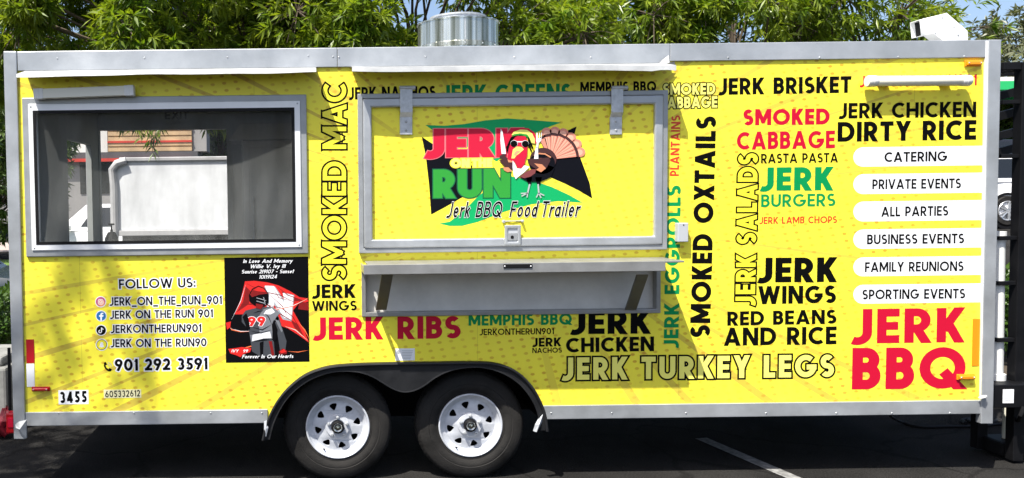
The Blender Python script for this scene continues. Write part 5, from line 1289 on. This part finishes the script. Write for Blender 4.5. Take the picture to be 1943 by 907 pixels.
# ================================================================== BACKGROUND STREET
M['car_glass'] = mat('dark_car_glass', (.012, .014, .016), .06, spec=.6)
M['paint_white'] = mat('white_car_paint', (.78, .78, .79), .25, coat=.5)
M['paint_black'] = mat('black_car_paint', (.012, .012, .014), .2, coat=.6)
M['paint_slate'] = mat('slate_car_paint', (.030, .042, .052), .25, coat=.5)
M['alloy'] = mat('alloy_wheel', (.55, .56, .58), .3, .6)
M['lamp_red'] = mat('tail_lamp', (.35, .01, .01), .2)
M['lamp_clear'] = mat('head_lamp', (.7, .72, .74), .1)
def car(name, label, cat, loc, rz, m, L_=4.6, W_=1.85, H=1.48, suv=False, group=None):
    gx, gy = loc; root = thing(name, label, cat, (gx, gy, gh(gx, gy)), group)
    def add(o):
        o.parent = root; o.matrix_parent_inverse = Matrix.Identity(4); return o
    def B(mb, nm, mm, par=None, **k):
        o = mb.build(nm, mm, None, **k)
        if par is None: add(o)
        else: o.parent = par; o.matrix_parent_inverse = Matrix.Identity(4)
        return o
    h0 = .30 if suv else .22; belt = .95 if not suv else 1.08
    # lower body sections along the length
    xs = [-.5, -.485, -.44, -.30, -.12, .08, .27, .40, .475, .5]
    zt = [.62, .72, belt - .08, belt - .01, belt, belt, belt - .03, belt - .10 if not suv else belt - .05, .74, .55]
    hw = [.36, .42, .47, .495, .5, .5, .495, .48, .42, .34]
    mb = MB(); v = []
    ring_ = [(-1, 0), (-1.0, .45), (-.985, .78), (-.90, 1.0), (.90, 1.0), (.985, .78), (1.0, .45), (1, 0)]
    for x, z, w in zip(xs, zt, hw):
        zb_ = h0 + (.10 if abs(x) > .45 else 0)
        for a, b2 in ring_: v.append((x * L_, a * w * W_, zb_ + b2 * (z - zb_)))
    n = len(ring_); f = [(i * n + k, i * n + (k + 1) % n, (i + 1) * n + (k + 1) % n, (i + 1) * n + k) for i in range(len(xs) - 1) for k in range(n)]
    f += [tuple(range(n)), tuple((len(xs) - 1) * n + k for k in range(n - 1, -1, -1))]
    mb.idx(v, f); body = B(mb, 'body', m, smooth=True, angle=50)
    # cabin
    cx_ = [-.42, -.27, .06, .23] if not suv else [-.47, -.40, .10, .24]
    cz_ = [belt - .03, H, H, belt - .02]; cw = [.44, .37, .37, .44]
    mb = MB(); v = []
    for x, z, w in zip(cx_, cz_, cw):
        v += [(x * L_, -w * W_, z), (x * L_, w * W_, z)]
    ins = lambda x: x
    v2 = [(cx_[0] * L_, -.47 * W_, belt - .05), (cx_[3] * L_, -.47 * W_, belt - .05), (cx_[3] * L_, .47 * W_, belt - .05), (cx_[0] * L_, .47 * W_, belt - .05),
          (cx_[1] * L_, -.37 * W_, H), (cx_[2] * L_, -.37 * W_, H), (cx_[2] * L_, .37 * W_, H), (cx_[1] * L_, .37 * W_, H)]
    mb.idx(v2, [(0, 1, 5, 4), (1, 2, 6, 5), (2, 3, 7, 6), (3, 0, 4, 7), (4, 5, 6, 7)]); B(mb, 'cabin', m, bev=.06, seg=3)
    def quad_on(a, b2, c, d, f0, f1, g0, g1, off):
        A, Bq, Cq, Dq = map(Vector, (a, b2, c, d))
        def pt(u, w): return (A.lerp(Bq, u)).lerp(Dq.lerp(Cq, u), w)
        nn = (Bq - A).cross(Dq - A).normalized() * off
        return [pt(f0, g0) + nn, pt(f1, g0) + nn, pt(f1, g1) + nn, pt(f0, g1) + nn]
    for s_ in (0, 1):
        q = (v2[0], v2[1], v2[5], v2[4]) if s_ == 0 else (v2[2], v2[3], v2[7], v2[6])
        for f0, f1 in (((.16, .47), (.50, .80)) if not suv else ((.07, .36), (.39, .64), (.67, .88))):
            if s_: f0, f1 = 1 - f1, 1 - f0
            mb = MB(); mb.face(quad_on(*q, f0, f1, .16, .86, .012)); B(mb, 'side_window', 'car_glass')
    mb = MB(); mb.face(quad_on(v2[1], v2[2], v2[6], v2[5], .06, .94, .12, .92, .012)); B(mb, 'windscreen', 'car_glass')
    mb = MB(); mb.face(quad_on(v2[3], v2[0], v2[4], v2[7], .08, .92, .2, .9, .012)); B(mb, 'rear_window', 'car_glass')
    Rw = .36 if suv else .32
    for x in (-.30, .31):
        for s_ in (-1, 1):
            y = s_ * (W_ / 2 - .10); c = (x * L_, y, Rw)
            mb = MB(); mb.lathe([(Rw * .62, -.115), (Rw * .9, -.12), (Rw, -.08), (Rw, .08), (Rw * .9, .12), (Rw * .62, .115)], c, 'y', 32); wv = B(mb, 'wheel', 'tyre', smooth=True)
            mb = MB()
            mb.lathe([(Rw * .66, s_ * .11), (Rw * .62, s_ * .125), (Rw * .56, s_ * .118), (Rw * .54, s_ * .07), (.001, s_ * .06)], c, 'y', 32)
            for k in range(10):
                a = 2 * math.pi * (k // 2) / 5 + (.16 if k % 2 else -.16); w2_ = .018
                p0 = Vector((c[0] + .04 * math.cos(a), y + s_ * .112, c[2] + .04 * math.sin(a))); p1 = Vector((c[0] + Rw * .6 * math.cos(a), y + s_ * .118, c[2] + Rw * .6 * math.sin(a)))
                mb.tube([p0, p1], [.026, .020], 4)
            mb.lathe([(.05, s_ * .09), (.05, s_ * .125), (.001, s_ * .128)], c, 'y', 16)
            B(mb, 'rim', 'alloy', wv)
            mb = MB(); mb.lathe([(Rw * 1.18, s_ * .0), (Rw * 1.02, s_ * .0)], (c[0], s_ * (W_ / 2 + .004), c[2]), 'y', 28); B(mb, 'wheel_arch', 'rubber')
    for s_ in (-1, 1):
        mb = MB(); mb.box((.435 * L_, s_ * .30 * W_, .66), (.482 * L_, s_ * .42 * W_, .76)); B(mb, 'headlight', 'lamp_clear', bev=.02)
        mb = MB(); mb.box((-.482 * L_, s_ * .30 * W_, .70), (-.46 * L_, s_ * .43 * W_, .82)); B(mb, 'tail_light', 'lamp_red', bev=.01)
        mb = MB(); mb.box((.13 * L_, s_ * .5 * W_, belt - .02), (.17 * L_, s_ * .58 * W_, belt + .10)); B(mb, 'wing_mirror', m, bev=.02)
    mb = MB(); mb.box((-.44 * L_, -.44 * W_, h0 - .04), (.44 * L_, .44 * W_, h0 + .15)); B(mb, 'underbody', 'chassis')
    root.rotation_euler = (0, 0, rz)
    return root
car('parked_car', 'white car on the right whose alloy wheel shows between trailer and rack', 'car', (at(1903, 14.5) + 1.42, 15.4), R(2), 'paint_white', suv=True, L_=4.7, H=1.66)
car('parked_car', 'black car higher up the slope behind the rack on the right', 'car', (at(1890, 24.0), 24.6), R(3), 'paint_black', suv=True, L_=4.7, H=1.66)
car('parked_car', 'dark slate car beyond the hedge past the left corner post', 'car', (at(0, 6.2) - 1.6, 7.2), R(-4), 'paint_slate')
car('parked_car', 'white saloon car seen through the narrow slit in the far wall', 'car', (at(183, 17), 17.8), R(178), 'paint_white', H=1.6)
# box truck seen through the far opening
BT = (at(205, 11), at(520, 11)); g0 = gh(0, 11.6)
bt = thing('box_truck', 'white box truck body with rounded corner post seen through the far opening', 'truck', (BT[0] + 2, 11, g0))
def PB(px, py, y): return P(px, py, -y)
zt, zb = PB(300, 300, 11).z, PB(300, 447, 11).z
M['truck_white'] = mat('scuffed_white_panel', (.76, .78, .80), .5, noise=.06, nscale=5)
M['truck_grey'] = mat('grey_truck_trim', (.45, .45, .45), .5, noise=.1, nscale=8)
XL2, XR2 = BT[0], BT[0] + 4.4
mb = MB(); mb.box((XL2 + .13, 11.0, zb + .10), (XR2 - .03, 13.2, zt - .03)); mb.build('cargo_box', 'truck_white', bt, bev=.02)
mb = MB()
cpts = [PB(218, 452, 10.98), PB(216, 350, 10.98), PB(213, 322, 10.98), PB(222, 310, 10.98), PB(240, 304.5, 10.98)]
mb.tube([(c.x, 10.97, c.z) for c in cpts], .075, 10); mb.build('corner_post', 'truck_grey', bt, smooth=True)
mb = MB(); mb.box((XL2 + .24, 10.96, zt - .06), (XR2, 13.22, zt + .02)); mb.build('top_rail', 'truck_grey', bt, bev=.015)
mb = MB(); mb.box((XL2 + .10, 10.96, zb), (XR2, 13.22, zb + .105)); mb.build('bottom_rail', 'truck_grey', bt, bev=.01)
mb = MB(); mb.box((XL2 + .2, 11.3, zb - .18), (XR2 + .6, 12.9, zb - .002)); mb.build('chassis', 'chassis', bt)
for x in (XL2 + 1.75, XR2 + 1.1):
    for y in (11.14, 12.85):
        mb = MB(); mb.lathe([(.24, -.12), (.40, -.13), (.43, -.1), (.43, .1), (.40, .13), (.24, .12)], (x, y, g0 + .43), 'y', 32); w0 = mb.build('wheel', 'tyre', bt, smooth=True)
        mb = MB(); mb.lathe([(.25, -.10), (.2, -.06), (.001, -.05)], (x, y, g0 + .43), 'y', 24); mb.build('rim', 'truck_white', w0, smooth=True)
mb = MB(); mb.tube([(XL2 + 1.75 + .5 * math.cos(R(a)), 11.02, g0 - .02 + .5 * math.sin(R(a))) for a in range(15, 166, 15)], .04, 8); mb.build('mudguard', 'chassis', bt, smooth=True)
mb = MB(); mb.quadbox([(XR2 + .1, g0 + .5), (XR2 + 1.9, g0 + .5), (XR2 + 1.85, g0 + 1.1), (XR2 + 1.5, g0 + 1.25), (XR2 + 1.1, g0 + 2.0), (XR2 + .1, g0 + 2.05)], 11.1, 13.1); cb = mb.build('cab', 'truck_white', bt, bev=.05)
mb = MB(); mb.quadbox([(XR2 + .45, g0 + 1.25), (XR2 + 1.38, g0 + 1.25), (XR2 + 1.05, g0 + 1.88), (XR2 + .45, g0 + 1.9)], 11.085, 11.12); mb.build('cab_window', 'car_glass', bt)
# slatted building with a red band
yb = 30.0; gb = gh(0, yb)
bl = thing('slatted_building', 'building with pale timber slats over a red band beyond the box truck', 'building', (at(250, yb), yb + 3, gb))
M['slat'] = mat('timber_slats', (.52, .36, .20), .7, noise=.2, nscale=3)
M['redband'] = mat('red_fascia', (.55, .05, .03), .5)
M['bwall'] = mat('grey_render', (.30, .29, .28), .8, noise=.08, nscale=1.5)
M['bwhite'] = mat('white_render', (.72, .70, .66), .7)
M['darkmetal'] = mat('dark_coping', (.08, .08, .085), .6)
xl, xr = at(-300, yb), at(366, yb); z_top = PB(280, 225, yb).z + 1.0; z_sl = PB(280, 288, yb).z; z_rd = PB(280, 300, yb).z; z_rb = PB(280, 306, yb).z
mb = MB(); mb.box((xl, yb + .1, gb - .3), (xr - .1, yb + 1.5, z_rb)); mb.build('wall', 'bwall', bl)
mb = MB(); mb.box((xl - .1, yb - .25, z_rb), (xr, yb + 1.5, z_rd)); mb.build('red_band', 'redband', bl)
mb = MB(); mb.box((xl - .15, yb - .1, z_rd), (xr + .25, yb + 1.5, z_sl)); mb.build('ledge', 'darkmetal', bl)
mb = MB(); xs_ = at(207, yb)
mb.box((xs_, yb + .06, z_sl), (xr + .02, yb + 1.4, z_top))
nsl = 11
for k in range(nsl): zz = z_sl + (z_top - z_sl) * k / nsl; mb.box((xs_ + .02, yb, zz + .03), (xr, yb + .0599, zz + (z_top - z_sl) / nsl - .03))
mb.build('timber_slats', 'slat', bl)
mb = MB(); 
for k in (2, 5, 8): zz = z_sl + (z_top - z_sl) * k / nsl; mb.box((xs_, yb - .03, zz - .05), (xr + .02, yb + .02, zz + .025))
mb.build('slat_rail', 'redband', bl)
mb = MB(); mb.box((xl, yb + .02, z_sl), (xs_ - .01, yb + 1.4, z_top)); mb.build('white_parapet', 'bwhite', bl)
mb = MB(); mb.box((xr + .03, yb + .1, z_sl), (xr + .6, yb + 1.3, z_top + .1)); mb.build('corner_pier', 'bwall', bl)
for k in range(5):
    x = xl + 2 + k * 2.6; mb = MB(); mb.box((x, yb + .06, gb + .9), (x + 1.4, yb + .12, gb + 2.3)); mb.build('window', 'car_glass', bl)
# green and white canopy far right
yc = 27; gc = gh(0, yc); zc0, zc1 = PB(1910, 170, yc).z, PB(1910, 146, yc).z
cn = thing('forecourt_canopy', 'white and green flat canopy seen between the bars of the rack', 'canopy', (at(1960, yc), yc + 3, gc))
M['can_green'] = mat('canopy_green', (.02, .42, .13), .4); xa = at(1850, yc)
mb = MB(); mb.box((xa, yc, zc0 + .32), (xa + 16, yc + 7, zc1)); mb.build('white_fascia', 'bwhite', cn)
mb = MB(); mb.box((xa - .02, yc - .02, zc0), (xa + 16.02, yc + 7.02, zc0 + .319)); mb.build('green_fascia', 'can_green', cn)
for k in range(3):
    mb = MB(); mb.box((xa + 2 + k * 5.5, yc + 3, gc - .1), (xa + 2.5 + k * 5.5, yc + 3.5, zc0 + .01)); mb.build('column', 'bwhite', cn)
# ================================================================== THINGS AT THE TRAILER'S ENDS
# black steel rack past the front end
rx0 = P(1893, 450, -.25).x; rp = P(1926, 450, -.25).x; rz1 = P(1920, 119, -.25).z
rk = thing('steel_rack', 'tall black steel rack with slanted bars past the front end of the trailer', 'rack', (rp + .4, .8, 0))
Y0, Y1, XE = .22, .52, rp + 1.05
for x, y in ((rp, Y0), (XE, Y0), (rp - .02, Y1), (XE, Y1)):
    mb = MB(); mb.box((x, y, .02), (x + .075, y + .075, rz1)); mb.build('post', 'rack', rk, bev=.004)
mb = MB()
mb.box((rx0, Y0 + .01, rz1 - .05), (XE + .07, Y0 + .06, rz1 + .002)); mb.box((rx0, Y1 + .01, rz1 - .05), (XE + .07, Y1 + .06, rz1 + .002)); mb.box((rp + .01, Y0 + .061, rz1 - .05), (rp + .06, Y1 + .009, rz1 + .002))
mb.build('top_frame', 'rack', rk, bev=.003)
for py in (193, 296, 452, 538, 646):
    p = P(1905, py, -Y0); mb = MB(); mb.box((rx0, Y0 + .012, p.z - .014), (XE + .02, Y0 + .05, p.z + .014)); mb.build('rail', 'rack', rk, bev=.003)
for py in (178, 216, 254, 284):
    a = P(1893, py + 5, -Y0 - .3); c = P(1930, py - 5, -Y0 - .3); dx = (c - a); e = c + dx * 4.0
    mb = MB(); w_ = .030
    mb.quadbox([(a.x, a.z - w_), (e.x, e.z - w_), (e.x, e.z + w_), (a.x, a.z + w_)], Y0 + .28, Y0 + .31); mb.build('slanted_bar', 'rack', rk)
q0 = P(1884, 732, -.1); q1 = P(1943, 775, -.1)
mb = MB(); mb.box((q0.x + .02, .12, q1.z), (XE + .1, .30, q0.z)); mb.build('base_box', 'rack', rk, bev=.005)
mb = MB(); r_ = rect(1903.5, 739, 1924, 765, -.115); mb.quadbox(r_, .1165, .1195); nt_ = mb.build('paper_note', 'white', rk, label='white paper note taped to the black base')
mb = MB()
for k in range(5): q = rect(1907, 743 + k * 4, 1920 - (k * 5) % 6, 744 + k * 4, -.115); mb.quadbox(q, .1160, .1164)
mb.build('note_print', 'grey_ink', nt_)
# white plastic pipe and foot
p0 = P(1893, 458, -.30); p1 = P(1889, 722, -.30)
mb = MB(); mb.tube([(p1.x, .30, p1.z), (p0.x, .30, p0.z)], .045, 18); mb.lathe([(.046, 0), (.060, .005), (.060, .06), (.046, .065)], (p1.x, .30, p1.z - .01), 'z', 18); mb.tube([(p0.x, .30, p0.z), (p0.x, .30, p0.z + .07)], [.052, .052], 18)
tag(mb.build('drain_pipe', 'plastic_w', None, smooth=True), 'white plastic standpipe between the trailer front and the black rack', 'pipe')
j = P(1912, 800, -.45)
jk = thing('jack_stand', 'pale steel jack leg on a black foot block under the rack', 'jack stand', (j.x, .45, 0))
mb = MB(); mb.tube([(j.x, .45, .10), (j.x, .45, .47)], .032, 14); mb.build('leg', 'plastic_c', jk, smooth=True)
mb = MB(); mb.box((j.x - .13, .33, .012), (j.x + .14, .58, .12)); mb.build('foot', 'rubber', jk, bev=.02)
def cable(label, pts, r_, m):
    P_ = smooth_pts([tuple(p) for p in pts], 1) if False else pts
    cu = [Vector(p) for p in P_]
    for _ in range(3):
        q = [cu[0]]
        for i in range(len(cu) - 1): q += [cu[i].lerp(cu[i + 1], .25), cu[i].lerp(cu[i + 1], .75)]
        cu = q + [cu[-1]]
    mb = MB(); mb.tube(cu, r_, 8); tag(mb.build('cable', m, None, smooth=True), label, 'cable')
g = lambda px, py, z=.012: G(px, py) + Vector((0, 0, z))
cable('black cable lying under the trailer front and looping up to its floor', [P(1690, 790, -.9), g(1705, 802), g(1740, 814), g(1800, 812), g(1860, 812), g(1900, 806), g(1943, 808)], .011, 'rubber')
cable('coiled black hose on the asphalt behind the right corner post', [g(1832, 806), g(1822, 800), g(1850, 796), g(1890, 797), g(1893, 803), g(1860, 806), g(1836, 803), g(1840, 798), g(1900, 801), g(1925, 812)], .016, 'rubber')
cable('black hose hanging down at the right edge beside the rack', [P(1943, 772, -.1), P(1932, 800, -.1), g(1925, 812), g(1960, 816)], .014, 'rubber')
M['bag'] = mat('clear_plastic', (.55, .57, .58), .25); 
rnd = random.Random(4); c = P(1915, 785, -1.9)
mb = MB(); me_pts = []
for i in range(7):
    for k in range(14):
        th = math.pi * i / 6; ph = 2 * math.pi * k / 14; rr_ = rnd.uniform(.7, 1.1)
        me_pts.append((c.x + .30 * rr_ * math.sin(th) * math.cos(ph), 1.9 + .2 * rr_ * math.sin(th) * math.sin(ph), .10 + .09 * rr_ * math.cos(th)))
mb.idx(me_pts, [(i * 14 + k, i * 14 + (k + 1) % 14, (i + 1) * 14 + (k + 1) % 14, (i + 1) * 14 + k) for i in range(6) for k in range(14)])
tag(mb.build('plastic_bag', 'bag', None), 'crumpled pale plastic bag on the ground behind the jack', 'bag')
# left end: concrete block, red safety lamp and red bag, timber edge
c0_ = P(-22, 745, -1.6); c1_ = P(26, 672, -1.6)
mb = MB(); mb.box((c0_.x - .5, 1.4, 0), (c1_.x, 2.2, c1_.z - .08)); mb.box((c0_.x - .45, 1.45, c1_.z - .0799), (c1_.x - .05, 2.15, c1_.z))
tag(mb.build('concrete_block', 'concrete', None, bev=.025), 'pale grey concrete block on the ground beyond the left corner post', 'concrete block')
rl = P(18, 800, -.12)
mb = MB(); mb.quadbox(rect(11, 784, 27, 823, -.12), .12, .20); ro_ = mb.build('tail_lamp', 'redlens', T, bev=.01)
mb = MB(); mb.quadbox(rect(14, 793, 25, 812, -.11), .113, .1199); mb.build('lens', 'amber' if False else 'red', ro_, bev=.006)
mb = MB(); mb.tube([P(17, 660, -.3), P(19, 778, -.3)], .012, 8); mb.build('rear_hinge_bar', 'rack', T)
M['redbag'] = mat('red_plastic', (.22, .01, .02), .4); mb = MB(); pts_ = []; c = P(10, 812, -1.25)
for i in range(8):
    for k in range(12):
        th = math.pi * i / 7; ph = 2 * math.pi * k / 12; rr_ = rnd.uniform(.8, 1.08)
        pts_.append((c.x - .02 + .085 * rr_ * math.sin(th) * math.cos(ph) * (1.4 if i > 4 else .8) + .03 * (i < 4), 1.25 + .10 * rr_ * math.sin(th) * math.sin(ph), max(.012, .13 + .13 * rr_ * math.cos(th))))
mb.idx(pts_, [(i * 12 + k, i * 12 + (k + 1) % 12, (i + 1) * 12 + (k + 1) % 12, (i + 1) * 12 + k) for i in range(7) for k in range(12)])
tag(mb.build('plastic_bag', 'redbag', None), 'crumpled red plastic bag on the asphalt at the left corner post', 'bag')
# pump bottle on the sill of the far opening
p = P(212, 452, -2.2)
pb_ = thing('pump_bottle', 'black cone shaped bottle with a knob on the far window ledge', 'bottle', (p.x, 2.2, p.z - .1))
mb = MB(); mb.lathe([(.001, -.10), (.065, -.10), (.062, .0), (.034, .055), (.012, .06), (.012, .08)], (p.x, 2.2, p.z), 'z', 20); mb.build('bottle_body', 'rubber', pb_, smooth=True)
mb = MB(); mb.lathe([(.008, .08), (.008, .12), (.028, .122), (.028, .135), (.001, .137)], (p.x, 2.2, p.z), 'z', 14); mb.build('pump_head', 'rubber', pb_, smooth=True)
mb = MB(); mb.box((P(190, 470, -2.2).x, 2.0, p.z - .13), (P(432, 470, -2.2).x, YB - .035, p.z - .102)); mb.build('inner_counter', 'steel', T)
